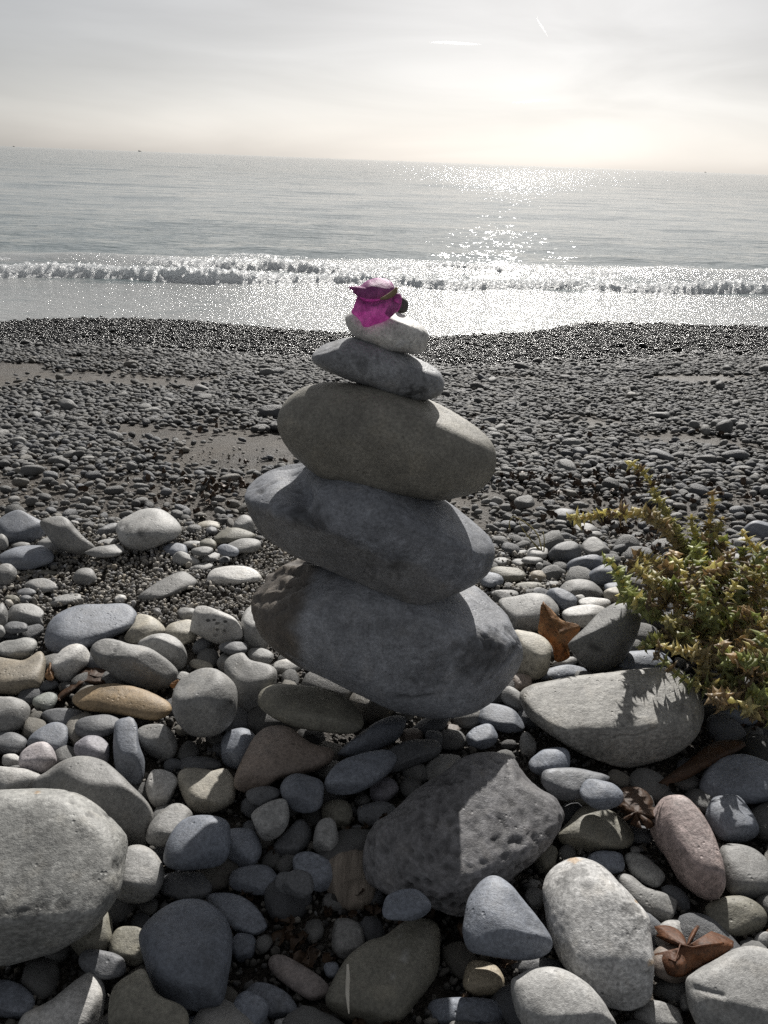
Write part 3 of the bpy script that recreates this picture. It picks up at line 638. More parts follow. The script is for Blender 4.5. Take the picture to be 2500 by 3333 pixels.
 ('dark blue broad-shouldered stone in shadow','slate','535 2803 550 2720 595 2667 656 2652 723 2663 750 2697 746 2773 723 2818 663 2829 573 2829'),
 ('dark stone between the oval and the mottled blue stone','dark',(933,2874,39,39,0)),
 ('mottled blue stone with pale patches left of the driftwood','blue','950 2805 967 2777 1005 2770 1047 2784 1085 2813 1094 2843 1081 2885 1047 2906 1001 2889 967 2864',dict(mottle=0.7)),
 ('blue-grey oval stone with a faint ridge in shadow','blue',(828,2864,85,47,0)),
 ('large dark pitted boulder riddled with small holes, half in shadow','pit','1197 2773 1220 2682 1273 2645 1348 2569 1446 2501 1499 2456 1589 2434 1672 2449 1717 2516 1770 2562 1823 2592 1849 2637 1845 2682 1808 2743 1747 2803 1672 2856 1582 2954 1499 2969 1401 2938 1288 2908 1212 2863',dict(sub=6,facets=[((0.2,-0.3,1),0.72),((0.5,-0.9,0.3),0.8),((-0.6,-0.6,0.6),0.82)],pits=1)),
 ('dark stone in shade under the big speckled boulder','dark',(332,3138,83,45,10)),
 ('olive-brown stone under the right side of the big speckled boulder','olive',(286,3029,84,89,0)),
 ('dark olive stone left of the big upright slab stone','olive',(422,3078,63,69,0)),
 ('rounded stone with a sunlit corner touching the big speckled boulder','light','362 2916 392 2840 399 2773 429 2749 482 2758 520 2795 536 2848 520 2901 482 2935 422 2942'),
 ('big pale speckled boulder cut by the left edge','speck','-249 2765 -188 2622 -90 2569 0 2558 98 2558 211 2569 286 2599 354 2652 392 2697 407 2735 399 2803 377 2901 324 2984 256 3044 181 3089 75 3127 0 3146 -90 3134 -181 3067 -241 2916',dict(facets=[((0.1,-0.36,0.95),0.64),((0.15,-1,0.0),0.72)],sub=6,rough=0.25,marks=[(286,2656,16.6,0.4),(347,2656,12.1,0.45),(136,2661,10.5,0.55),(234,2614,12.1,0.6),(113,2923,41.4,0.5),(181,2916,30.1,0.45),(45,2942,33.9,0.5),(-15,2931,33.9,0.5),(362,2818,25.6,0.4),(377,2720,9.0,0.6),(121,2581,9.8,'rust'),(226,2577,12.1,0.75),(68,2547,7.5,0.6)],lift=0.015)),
 ('blue-grey streaked stone behind the big upright slab stone','blue','663 2923 716 2905 784 2916 836 2954 870 3014 851 3044 791 3036 738 3014',dict(mottle=0.5)),
 ('small dark blue stone right of the big upright slab stone','slate',(791,3083,42,47,20)),
 ('big upright blue-grey slab stone in the foreground shadow','slate','451 3059 463 3014 512 2961 573 2927 640 2922 693 2942 731 2984 754 3044 750 3119 735 3202 716 3270 663 3293 595 3278 527 3240 482 3172',dict(sub=6,lift=0.012,mottle=0.2)),
 ('dark pebble sunk in the brown dirt left of the driftwood','dark',(972,2878,53,45,20)),
 ('grey rounded stone leaning on the big dark olive stone','grey',(1130,3055,57,65,0)),
 ('tiny blue pebble beside the tan capsule stone','blue',(1081,3157,27,30,0)),
 ('smooth tan capsule-shaped stone in the foreground dirt','rose','873 3134 889 3108 927 3108 1002 3149 1062 3195 1078 3232 1055 3262 1002 3255 934 3210 889 3172'),
 ('large dark olive stone under the upright slab at the bottom','olive','354 3270 369 3210 414 3172 467 3149 512 3232 603 3285 588 3360 377 3360'),
 ('blue-grey stone at the bottom left of the tan capsule','blue',(882,3262,92,54,30)),
 ('dark rounded stone at the bottom right of the upright slab','slate',(810,3296,62,66,35)),
 ('blue-grey stone cut by the bottom edge below the slab','blue',(686,3334,79,39,0)),
 ('pale pebble cut by the bottom edge in the shadow','light',(946,3334,57,24,0)),
 ('blue-grey stone at the bottom left corner behind the sunlit ridge','blue',(23,3255,94,60,15)),
 ('white stone with a bright sunlit ridge at the bottom left','white','30 3323 90 3293 166 3255 241 3195 301 3157 332 3187 343 3247 332 3330 226 3391 45 3391',dict(ang=0.5)),
 ('large dark olive stone in the bottom centre shadow','olive','1190 3067 1250 3044 1310 2999 1363 2976 1416 2987 1450 3021 1453 3074 1431 3164 1363 3255 1288 3330 1137 3353 1062 3270 1114 3142'),
 ('dark blue stone under the pitted boulder lower left edge','slate',(1322,2947,78,54,0)),
 ('dark blue stone at the bottom with a tiny lit tip','slate',(1529,3296,139,54,5)),
 ('dark flat stone on the wet sand under the leftmost plant sprig','dark',(1838,1675,39,21,8)),
 ('smooth blue-grey stone at the right edge behind the plant','blue',(2467,1726,47,32,0)),
 ('grey stone on the wet sand behind the two domed stones','grey',(1906,1722,39,20,8)),
 ('small flat pebble touching the grey stone on wet sand','grey',(1939,1741,23,12,0)),
 ('pale stone seen through the plant at right','light',(2418,1777,33,29,0)),
 ('low pale stone under the plant sprigs at right','light',(2388,1820,47,20,0)),
 ('little pale pebble seen between plant stems','light',(2335,1816,17,17,0)),
 ('pale stone half hidden by the plant at the right edge','light',(2444,1854,45,20,0)),
 ('rough whitish stone left of the dark domed stone','white',(1751,1801,39,21,0),dict(rough=0.6)),
 ('small grey pebble left of the rough whitish stone','grey',(1699,1801,21,12,0)),
 ('tiny dark pebble right of the cairn waist','dark',(1642,1805,18,11,0)),
 ('flat pale pebble right of the second-lowest cairn stone','light',(1634,1828,29,14,0)),
 ('long pale pebble next to the flat one right of the cairn','light',(1695,1832,32,14,4)),
 ('thin grey pebble behind the long pale one','grey',(1732,1824,38,12,2)),
 ('domed grey stone behind and right of the dark domed one','grey','1890 1779 1913 1752 1943 1749 1981 1783 1988 1805 1928 1813 1898 1801'),
 ('dark domed stone left of its paler twin near the plant','dark','1786 1801 1808 1775 1853 1760 1887 1771 1894 1801 1875 1828 1830 1835 1793 1824'),
 ('smooth blue-grey bean-shaped stone left of the plant','blue',(1902,1839,65,29,-12)),
 ('tiny round pebble above the brownish angular one','grey',(1756,1844,12,14,0)),
 ('small brownish angular stone right of the cairn','tan',(1751,1877,30,20,0),dict(ang=1)),
 ('oblong olive-grey stone right of the cairn waist','olive',(1653,1869,57,26,4)),
 ('dark blue-grey stone touching the right side of the cairn','blue',(1598,1887,39,27,10)),
 ('flat grey pebble behind the olive-grey oval','grey',(1796,1902,32,11,0)),
 ('low flat olive stone right of the cairn','olive',(1725,1909,50,15,3)),
 ('small flat pebble under the low olive stone','grey',(1751,1922,20,10,0)),
 ('flat grey stone behind the pale flecked stone','grey',(1642,1933,47,15,3)),
 ('slate-grey stone with a bean dent beside the plant tip','slate','1906 1881 1936 1850 1981 1835 2019 1869 2004 1907 1958 1918 1921 1903'),
 ('blue-grey stone behind the cream pebble near the plant','blue',(2004,1914,38,19,0)),
 ('light grey stone under the plant left side','light',(2060,1952,44,26,10)),
 ('smooth cream pebble under the bright green sprig','cream',(2004,1936,42,25,-10)),
 ('smooth grey dome-shaped stone right of the orange leaf','grey','1819 1918 1845 1892 1890 1884 1936 1896 1964 1933 1928 1952 1868 1952 1830 1945'),
 ('dark angular stone behind the orange leaf','slate',(1830,1952,48,35,30),dict(ang=1)),
 ('tiny pale pebble beside the smooth grey dome','light',(1887,1951,17,17,0)),
 ('smooth white stone behind the mottled white one','white',(1936,1963,51,20,0)),
 ('pale stone sprinkled with dark flecks left of the orange leaf','light','1623 1956 1672 1941 1732 1929 1785 1937 1819 1975 1815 2005 1777 2043 1732 2058 1672 2058 1657 2012',dict(speck=1,marks=[(1732,1952,7.5,0.4),(1672,2020,9.0,0.4),(1702,1997,6.8,0.5)])),
 ('white stone with a grey mottled hollow right of the orange leaf','white','1830 1997 1860 1975 1921 1967 1973 1982 1958 2020 1906 2043 1853 2035',dict(marks=[(1864,2005,19.6,0.6)])),
 ('dark stone in plant shade behind the big slab at right','slate',(2094,2152,94,39,0)),
 ('big diamond-shaped grey stone in front of the plant','grey','1853 2095 1898 2050 1943 1997 1988 1963 2034 1960 2079 1990 2090 2020 2071 2080 2034 2148 1988 2182 1943 2192 1898 2163 1868 2125',dict(facets=[((-0.35,-0.08,0.93),0.66),((0.1,-1,0.2),0.7)],marks=[(1939,2114,10.5,0.4),(1951,2116,7.5,0.4)],lift=0.006)),
 ('rounded cream stone with dark flecks touching the cairn base','cream','1668 2058 1710 2054 1762 2069 1794 2103 1799 2148 1777 2193 1732 2216 1687 2201 1672 2140',dict(speck=1)),
 ('dark brownish stone under the rounded cream stone','brown',(1695,2220,39,27,0)),
 ('small pale flat stone below the orange leaf','light',(1838,2156,42,18,-8)),
 ('blue-grey oval pebble above the big slab at right','blue','1759 2208 1785 2178 1845 2163 1898 2171 1913 2189 1868 2205 1793 2216'),
 ('stone wedged between the cairn base and the big slab','grey',(1672,2276,48,32,40)),
 ('small dark pebble in shadow under the cairn base','dark',(1412,2408,32,35,0)),
 ('small brownish pebble in shadow below the cairn','brown',(1340,2397,38,30,0)),
 ('tiny brown pebble in shadow right below the cairn','brown',(1469,2378,30,21,0)),
 ('dark blue stone under the right side of the cairn base','blue',(1627,2338,84,42,15)),
 ('dark oval stone above the pitted boulder','slate',(1570,2398,54,39,-20)),
 ('dark stone in shadow just above the pitted boulder','dark',(1333,2457,105,45,-20)),
 ('narrow pale stone with a lit edge left of the big slab','light',(1717,2426,26,45,-10)),
 ('dark stone under the left end of the big slab','slate',(1793,2480,66,47,-10)),
 ('big broad slab-like stone with cracked sunlit top at right','tangrey','1698 2261 1732 2231 1808 2212 1913 2193 2004 2182 2064 2174 2154 2167 2222 2171 2267 2216 2297 2284 2297 2344 2267 2404 2192 2457 2117 2487 2049 2502 1988 2487 1890 2442 1823 2404 1762 2359 1717 2314',dict(facets=[((-0.05,-0.16,1),0.6),((0.05,-1,0.14),0.6)],sub=6,crack=1,rough=0.4,marks=[(2079,2235,19.6,0.5),(2034,2216,15.1,0.6),(2117,2227,16.6,0.5),(1770,2229,9.0,0.5),(1732,2242,12.1,0.5)],lift=0.01)),
 ('blue-grey stone in deep shade under the plant at right','blue',(2403,2325,72,48,0)),
 ('dark stone in shadow right of the white-banded one','slate',(1958,2586,74,47,20)),
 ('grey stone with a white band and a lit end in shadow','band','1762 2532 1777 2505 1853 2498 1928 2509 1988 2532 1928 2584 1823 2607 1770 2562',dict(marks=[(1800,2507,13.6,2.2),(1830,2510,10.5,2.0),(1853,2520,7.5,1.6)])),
 ('thin flat stone above the olive cap-shaped stone','olive',(1894,2608,54,18,3)),
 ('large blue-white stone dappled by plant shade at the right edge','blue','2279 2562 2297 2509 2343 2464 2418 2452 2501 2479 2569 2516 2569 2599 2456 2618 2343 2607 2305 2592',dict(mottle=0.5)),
 ('squarish pale blue stone with glossy top at right','blue','2290 2645 2305 2607 2343 2588 2403 2588 2441 2629 2471 2697 2456 2735 2418 2746 2365 2739 2335 2720',dict(mottle=0.4)),
 ('olive-grey stone behind the pink stone at the right edge','grey','2343 2758 2410 2746 2471 2773 2516 2825 2516 2916 2456 2931 2380 2908 2358 2863'),
 ('flat dark stone below the olive cap-shaped stone','slate',(1973,2807,63,39,0)),
 ('olive cap-shaped stone with a bright lit rim','olive','1815 2720 1845 2682 1890 2629 1928 2622 1988 2637 2041 2667 2068 2720 2049 2758 1973 2769 1898 2773 1838 2750'),
 ('small olive-tan pebble peeking behind the tall speckled stone','olive',(1777,2795,38,47,20)),
 ('tiny pale pebble between the olive cap and pink stones','light',(2068,2767,17,15,0)),
 ('small striped grey and white stone left of the pink one','marble',(2098,2831,78,38,35)),
 ('tall pink granite-like stone with pitted right face','pink','2107 2682 2124 2637 2154 2596 2192 2583 2237 2596 2282 2645 2320 2712 2350 2795 2361 2871 2343 2916 2305 2932 2252 2905 2207 2863 2169 2795 2132 2743',dict(sub=5,rough=0.5,speck=1,lift=0.006)),
 ('tiny pale pebble left of the tall speckled stone top','light',(1740,2880,24,18,0)),
 ('small grey stone squeezed between triangular and tall speckled stones','grey',(1740,2925,32,39,0)),
 ('smooth grey stone with a dip behind the tall speckled stone','grey','2004 2848 2049 2844 2101 2886 2169 2908 2222 2946 2192 2991 2117 2999 2041 2923'),
 ('oval grey-brown stone below the pink stone at right','olive','2294 2954 2343 2923 2418 2916 2478 2946 2501 2991 2471 3036 2403 3048 2328 3021'),
 ('pale pebble at the right edge above the corner boulder','light',(2486,3059,33,26,0)),
 ('pale round stone behind the torn red-brown leaf','light',(2196,3042,69,47,0)),
 ('dark brown stone in shade under the torn leaf','brown',(2192,3134,72,64,0)),
 ('triangular blue-grey stone with a lit peak right of the pitted boulder','blue','1510 2984 1521 2923 1559 2871 1604 2848 1657 2871 1702 2923 1755 2991 1793 3051 1789 3097 1732 3127 1627 3116 1536 3097 1510 3044',dict(facets=[((0.15,-1,0.35),0.66),((0.3,-0.1,1),0.8)],groove=[(1672,2923),(1770,3036)],lift=0.006)),
 ('dark flat stone behind the bottom oval stone','dark',(1747,3142,87,29,0)),
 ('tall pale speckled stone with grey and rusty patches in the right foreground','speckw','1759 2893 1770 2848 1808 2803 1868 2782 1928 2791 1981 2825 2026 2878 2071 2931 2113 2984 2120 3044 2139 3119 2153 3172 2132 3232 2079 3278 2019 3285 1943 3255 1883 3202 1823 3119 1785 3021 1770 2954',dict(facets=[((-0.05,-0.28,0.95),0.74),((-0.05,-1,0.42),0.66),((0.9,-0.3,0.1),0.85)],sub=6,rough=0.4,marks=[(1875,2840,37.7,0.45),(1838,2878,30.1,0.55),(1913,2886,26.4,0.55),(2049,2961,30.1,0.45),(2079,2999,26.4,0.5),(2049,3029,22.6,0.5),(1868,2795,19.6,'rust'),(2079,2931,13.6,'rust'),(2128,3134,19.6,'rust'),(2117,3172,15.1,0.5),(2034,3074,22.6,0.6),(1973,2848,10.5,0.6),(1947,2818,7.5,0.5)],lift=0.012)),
 ('small grey pebble left of the corner boulder','grey',(2230,3262,20,32,0)),
 ('round cream-brown pebble with a sunlit top at the bottom','ochrel',(1572,3187,65,62,10)),
 ('pale egg-shaped stone with a small dent at the bottom edge','light','1661 3202 1687 3172 1747 3146 1815 3148 1883 3180 1943 3232 1981 3285 1996 3360 1777 3391 1687 3315',dict(facets=[((0.1,-1,0.4),0.72),((0,-0.1,1),0.82)],groove=[(1853,3285),(1921,3255)],sub=5)),
 ('pale stone cut by the bottom edge left of the corner boulder','light',(2147,3311,84,48,20)),
 ('big pale boulder with a cracked dent in the bottom right corner','light','2237 3202 2260 3164 2335 3119 2410 3078 2486 3082 2576 3127 2606 3255 2531 3391 2343 3391 2260 3315',dict(facets=[((-0.2,-1,0.4),0.72),((0,-0.15,1),0.78)],sub=6,groove=[(2267,3217),(2365,3240)],lift=0.012)),
]

cairn = [prep(r, .8, 1.0) for r in CAIRN]
stones = sorted([prep(r) for r in STONES], key=lambda s: s.bottom)
placed = []
for s in stones:
    d0 = s.d
    for it in range(14):
        worst = max([penetration(p, s) for p in placed if abs(p.c[0] - s.c[0]) < p.wpx + s.wpx and abs(p.c[1] - s.c[1]) < p.wpx + s.wpx] + [-1])
        if worst < .10 * s.t * s.d: break
        s.d *= .992
        if s.d < d0 * .90: break
    placed.append(s)
for i, s in enumerate(cairn): s.o.setdefault('sub', 6 if i < 5 else 4); build_stone(s, 'cairn_stone' if i < 5 else 'pebble', 'stone', 'stones balanced in the cairn', 500 + i)
for i, s in enumerate(stones): build_stone(s, 'beach_stone', 'stone', 'stones lying around the cairn', i)

# ------------------------------------------------------------------ pebbles: the nearest as individuals, the far shingle as one mass
def pebble_mesh(i, sub, mat):
    r = np.random.default_rng(200 + i); Nv, F = ico(sub); q = Nv * 1.0 + r.uniform(-40, 40, 3)
    e = r.uniform(.82, 1.0); P_ = np.sign(Nv) * np.abs(Nv) ** e
    P_ = P_ * (1 + .24 * fbm(q * .9, 2) + .05 * fbm(q * 2.6, 2))[:, None]
    if i % 2 == 0: P_ = P_ * (1 + .30 * (cell(q * .9) - .5))[:, None]
    P_[:, 2] = np.where(P_[:, 2] < 0, P_[:, 2] * .8, P_[:, 2]); P_ /= np.abs(P_).max(0)
    return mesh_np('pebble', P_, F, True, mat)
PEB = [pebble_mesh(i, 3, M_PEB) for i in range(9)]
def tint_of(r):
    k = r.random()
    if k < .50: c = np.array((.205, .205, .20))
    elif k < .72: c = np.array((.175, .183, .198))
    elif k < .84: c = np.array((.13, .13, .128))
    elif k < .93: c = np.array((.25, .235, .205))
    else: c = np.array((.36, .355, .34))
    return c * r.uniform(.42, .95)

class Hash:
    def __init__(s, h): s.h = h; s.d = {}
    def ok(s, x, y, r, k):
        i, j = int(x // s.h), int(y // s.h)
        for a in (i - 1, i, i + 1):
            for b in (j - 1, j, j + 1):
                for (u_, v_, w_) in s.d.get((a, b), ()):
                    if (u_ - x) ** 2 + (v_ - y) ** 2 < (k * (r + w_)) ** 2: return False
        return True
    def put(s, x, y, r): s.d.setdefault((int(x // s.h), int(y // s.h)), []).append((x, y, r))
H_ = Hash(.10)
inv = [(EYE + s.r * s.d, math.sqrt(s.Q2[0, 0]) * s.d, s) for s in stones + cairn[:1]]
for p, r, s in inv:
    rr = min(r, .09)
    H_.put(p[0], p[1], rr * .8)
def to_px(p):
    d = np.asarray(p) - EYE; w = d @ FWD
    return W0 / 2 + FPX * (d @ RIGHT) / w, H0 / 2 - FPX * (d @ UP) / w, w
def inside(poly, x, y):
    q = poly; q2 = np.roll(q, -1, 0); c = (q[:, 1] > y) != (q2[:, 1] > y)
    with np.errstate(divide='ignore', invalid='ignore'):
        xi = (q2[:, 0] - q[:, 0]) * (y - q[:, 1]) / (q2[:, 1] - q[:, 1]) + q[:, 0]
    return bool((c & (x < xi)).sum() % 2)
allst = stones + cairn
def covered(px, py):
    return any(abs(px - s.c[0]) < s.wpx and abs(py - s.c[1]) < s.wpx and inside(s.O, px, py) for s in allst)
peb_n = 0
def pebble(x, y, z, sx, sy, sz, yaw, label, group, tilt=.25):
    global peb_n
    ob = bpy.data.objects.new('pebble', PEB[int(rng.integers(9))]); COL.objects.link(ob)
    ob.location = (x, y, z); ob.scale = (sx, sy, sz); ob.rotation_euler = (rng.normal() * tilt, rng.normal() * tilt, yaw)
    c = tint_of(rng); ob.color = (c[0], c[1], c[2], 1); tag(ob, label, 'pebble', group); peb_n += 1
    return ob
# gap fillers between the big stones
GA = 'small pebbles in the gaps between the big stones'
LA = 'small grey pebble down in a gap between the bigger foreground stones'
near_pts = []
for it in range(9000):
    y = rng.uniform(.24, 1.05); x = rng.uniform(-.62, .62) * (y + .25)
    if y > .78 and x < -.02 and y < 1.05: continue
    r = rng.uniform(.011, .026) if it < 3000 else rng.uniform(.007, .014)
    p = np.array([x, y, float(ground(x, y)) + r * .15]); px, py, w = to_px(p)
    vis = -150 < px < 2650 and py < 3480
    if vis and covered(px, py) and not (rng.random() < .12): continue
    bad = False
    for q, rr, s in inv:
        d = q - p
        if abs(d[0]) < .2 and abs(d[1]) < .2:
            L_ = np.linalg.norm(d); n_ = d / (L_ + 1e-9); sup = math.sqrt(n_ @ s.QW @ n_) * s.d
            if L_ < sup + r * .35: bad = True; break
    if bad: continue
    if any((q[0] - x) ** 2 + (q[1] - y) ** 2 < (.80 * (q[2] + r)) ** 2 for q in near_pts): continue
    near_pts.append((x, y, r))
    if len(near_pts) <= 150:
        q = pebble(x, y, p[2], r * rng.uniform(1.0, 1.45), r * rng.uniform(.85, 1.1), r * rng.uniform(.55, .8), rng.uniform(0, 6.3), None, GA); lum_ = q.color[1]
        shade_ = 'dark' if lum_ < .12 else 'pale' if lum_ > .2 else 'grey'; nb = min(inv[:-1], key=lambda e: np.linalg.norm(e[0] - p))[2].label
        lab_ = ('little ' if r < .016 else 'small ') + shade_ + ' pebble beside the ' + nb
        q['label'] = lab_ if len(lab_.split()) <= 16 else shade_ + ' pebble in a gap between the big stones ' + ('left of' if x < -.12 else 'right of' if x > .14 else 'in front of') + ' the cairn'
    H_.put(x, y, r)
extra_near = near_pts[150:]

# sand bare patches (world): noise plus the open strips seen left and right of the cairn
def density(x, y):
    n_ = fbm(np.stack([x * 1.3, y * 1.9, np.full(len(x), 3.0)], 1), 3)
    d = 1 - .50 * np.exp(-((y - 1.22) / .17) ** 2)              # weed line, few stones
    d -= 1.0 * np.maximum(0, n_ - .12) / .25 * np.where(y < 2.9, 1, .0)
    d -= .8 * np.exp(-((y - 2.55 - .15 * np.sin(x * 2)) / .15) ** 2) * np.where(x < -.55, 1, np.where(x < .4, .2, 0))
    return np.clip(d, .12, 1) ** 2.6
pts = []
for n, r0, r1, kk in ((300, .015, .022, .9), (3000, .0095, .014, .80), (56000, .0060, .0098, .70), (110000, .0040, .0062, .66)):
    y = 1.02 + 5.2 * rng.random(n) ** .9; x = rng.uniform(-1, 1, n) * (.62 * y + .45); r = rng.uniform(r0, r1, n)
    far = (y - 1) / (shore(x) - 1)
    ok = (far < 1.06) & ~((r > .020) & (far > .5)) & ~((r > .0145) & (far > .66) & (rng.random(n) < .93)) & ~((y < 1.15) & (r > .014)) & (rng.random(n) < density(x, y))
    for x_, y_, r_ in zip(x[ok], y[ok], r[ok]):
        if H_.ok(x_, y_, r_, kk): H_.put(x_, y_, r_); pts.append((x_, y_, r_))
pa_ = np.array(pts); gz = ground(pa_[:, 0], pa_[:, 1])
dd = np.stack([pa_[:, 0], pa_[:, 1], gz], 1) - EYE; ww = dd @ FWD; vx = W0 / 2 + FPX * (dd @ RIGHT) / ww; vy = H0 / 2 - FPX * (dd @ UP) / ww
vsz = np.where((vx > -10) & (vx < 2510), pa_[:, 2] / ww, 0)
own = []
for i in np.argsort(-vsz):
    if len(own) >= 300 - peb_n: break
    if not covered(vx[i], vy[i]): own.append(i)
own = set(int(i) for i in own)
GB = 'pebbles strewn on the sand behind the cairn'
mass = []
for i, (x, y, r) in enumerate(pts):
    sx, sy, sz = r * rng.uniform(1.0, 1.7), r * rng.uniform(.70, 1.1), r * rng.uniform(.5, 1.0)
    z_ = float(gz[i]) + sz * rng.uniform(.30, .75); yaw = rng.normal() * .7
    if i in own:
        q = pebble(x, y, z_, sx, sy, sz, yaw, None, GB, .15); side = 'left' if vx[i] < 1250 else 'right'; lum_ = q.color[1]
        shade_ = 'dark' if lum_ < .11 else 'pale' if lum_ > .19 else 'grey'; lat = 'at the far left' if vx[i] < 420 else 'left of the cairn' if vx[i] < 1000 else 'beside the cairn' if vx[i] < 1650 else 'above the plant' if vx[i] < 2200 else 'at the far right'
        q['label'] = ('large ' if r > .017 else 'middling ' if r > .013 else 'small ') + shade_ + ' pebble on the damp sand ' + lat + (' close behind the foreground stones' if y < 1.2 else ' about the weed line' if y < 1.5 else ' farther back on the shingle')
    else: mass.append((x, y, z_, sx, sy, sz, yaw, r))
for (x, y, r) in extra_near: mass.append((x, y, r * .15, r * 1.2, r * .95, r * .65, rng.uniform(0, 6.3), r))
# second, deeper layer in the dense zone so no bare ground shows between
n = 42000; y = 1.5 + 4.7 * rng.random(n) ** .85; x = rng.uniform(-1, 1, n) * (.62 * y + .45); ok = ((y - 1) / (shore(x) - 1) < 1.05) & (rng.random(n) < density(x, y) - .15)
for x_, y_, g_z in zip(x[ok], y[ok], ground(x[ok], y[ok])):
    r = rng.uniform(.005, .0095); mass.append((x_, y_, g_z + r * .15, r * 1.25, r, r * .7, rng.uniform(0, 6.3), r))

# the beach goes on beyond the frame on both sides and behind the viewer
n = 30000; y = rng.uniform(-.6, 6.0, n); x = rng.choice([-1, 1], n) * (np.where(y > .3, .60 * y + .40, 0) + rng.random(n) ** 1.5 * 4.5); ok = ((y - 1) / (shore(x) - 1) < 1.05) & ((y > .95) | (rng.random(n) < .5)) & ((y > .26) | (y < -.02) | (np.abs(x) > .3))
for x_, y_, g_z in zip(x[ok], y[ok], ground(x[ok], y[ok])):
    r = rng.uniform(.008, .018) if y_ > 1 else rng.uniform(.010, .034); mass.append((x_, y_, g_z + r * .2, r * rng.uniform(1.1, 1.5), r, r * .7, rng.uniform(0, 6.3), r))

def scatter(name, label, arr, protos, tint, wet, kind='stuff'):
    """one mass of instanced pieces: points carry size, turn and pigment"""
    arr = np.array(arr, float); n = len(arr)
    me = bpy.data.meshes.new(name); me.vertices.add(n); me.vertices.foreach_set('co', arr[:, :3].astype(np.float32).ravel())
    def att(nm, typ, data, key):
        a = me.attributes.new(nm, typ, 'POINT'); a.data.foreach_set(key, np.asarray(data, np.float32).ravel())
    att('size', 'FLOAT_VECTOR', arr[:, 3:6], 'vector')
    tl = .22 if kind != 'grit' else 1.5
    att('turn', 'FLOAT_VECTOR', np.stack([rng.normal(size=n) * tl, rng.normal(size=n) * tl, arr[:, 6]], 1), 'vector')
    att('tint', 'FLOAT_VECTOR', tint, 'vector'); att('wet', 'FLOAT', wet, 'value')
    a = me.attributes.new('pick', 'INT', 'POINT'); a.data.foreach_set('value', rng.integers(0, len(protos), n).astype(np.int32))
    ob = add(name, me)
    g = bpy.data.node_groups.new(name, 'GeometryNodeTree')
    g.interface.new_socket('Geometry', in_out='INPUT', socket_type='NodeSocketGeometry'); g.interface.new_socket('Geometry', in_out='OUTPUT', socket_type='NodeSocketGeometry')
    gi = g.nodes.new('NodeGroupInput'); go = g.nodes.new('NodeGroupOutput'); iop = g.nodes.new('GeometryNodeInstanceOnPoints')
    join = g.nodes.new('GeometryNodeGeometryToInstance')
    for p in reversed(protos):
        oi_ = g.nodes.new('GeometryNodeObjectInfo'); oi_.inputs['Object'].default_value = p; oi_.inputs['As Instance'].default_value = True
        g.links.new(oi_.outputs['Geometry'], join.inputs[0])
    def na(nm, typ):
        d = g.nodes.new('GeometryNodeInputNamedAttribute'); d.data_type = typ; d.inputs['Name'].default_value = nm; return d.outputs['Attribute']
    g.links.new(gi.outputs[0], iop.inputs['Points']); g.links.new(join.outputs[0], iop.inputs['Instance'])
    iop.inputs['Pick Instance'].default_value = True
    g.links.new(na('pick', 'INT'), iop.inputs['Instance Index'])
    e2r = g.nodes.new('FunctionNodeEulerToRotation'); g.links.new(na('turn', 'FLOAT_VECTOR'), e2r.inputs[0]); g.links.new(e2r.outputs[0], iop.inputs['Rotation'])
    g.links.new(na('size', 'FLOAT_VECTOR'), iop.inputs['Scale']); g.links.new(iop.outputs[0], go.inputs[0])
    md = ob.modifiers.new('scatter', 'NODES'); md.node_group = g
    tag(ob, label, kind='stuff'); return ob
proto_col = bpy.data.collections.new('prototypes')            # not linked to the scene: only instanced
def proto(name, me):
    o = bpy.data.objects.new(name, me); proto_col.objects.link(o); return o
shp = [proto('shingle_piece', pebble_mesh(20 + i, 2, M_SHING)) for i in range(10)]
arr = np.array(mass); tn = np.array([tint_of(rng) for _ in range(len(arr))])
farv = (arr[:, 1] - 1) / (shore(arr[:, 0]) - 1)
wetv = sstep(.50, .60, farv + .05 * fbm(np.stack([arr[:, 0] * 2, arr[:, 1] * 2, arr[:, 0] * 0], 1), 2))
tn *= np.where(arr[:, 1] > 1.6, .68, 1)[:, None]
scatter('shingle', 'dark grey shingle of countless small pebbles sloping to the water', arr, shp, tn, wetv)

# coarse grit on the open patch left of the cairn and between the stones
n = 80000; y = rng.uniform(.30, 1.55, n); x = rng.uniform(-1, 1, n) * (.58 * y + .12); mid = (y > .78) & (y < 1.08); ok = mid | (rng.random(n) < np.where(y < .8, .35, .06))
x, y, mid = x[ok], y[ok], mid[ok]; n = len(x); r = rng.uniform(.0011, .0027, n) * np.where(rng.random(n) < .07, 1.6, 1)
gr = np.stack([x, y, ground(x, y) + r * .6 + np.where(mid, .004 * rng.random(n), 0), r * rng.uniform(.9, 1.5, n), r, r * .8, rng.uniform(0, 6.3, n)], 1)
gp = [proto('grit_piece', pebble_mesh(40 + i, 1, M_SHING)) for i in range(5)]
gt = np.array([tint_of(rng) * (2.0 if g_[1] > .79 else .7) * np.array((1.06, 1.0, .92)) * (1.8 if rng.random() < .10 else 1) for g_ in gr])
scatter('coarse_grit', 'coarse speckled grit between the stones', gr, gp, gt, np.zeros(len(gr)), 'grit')

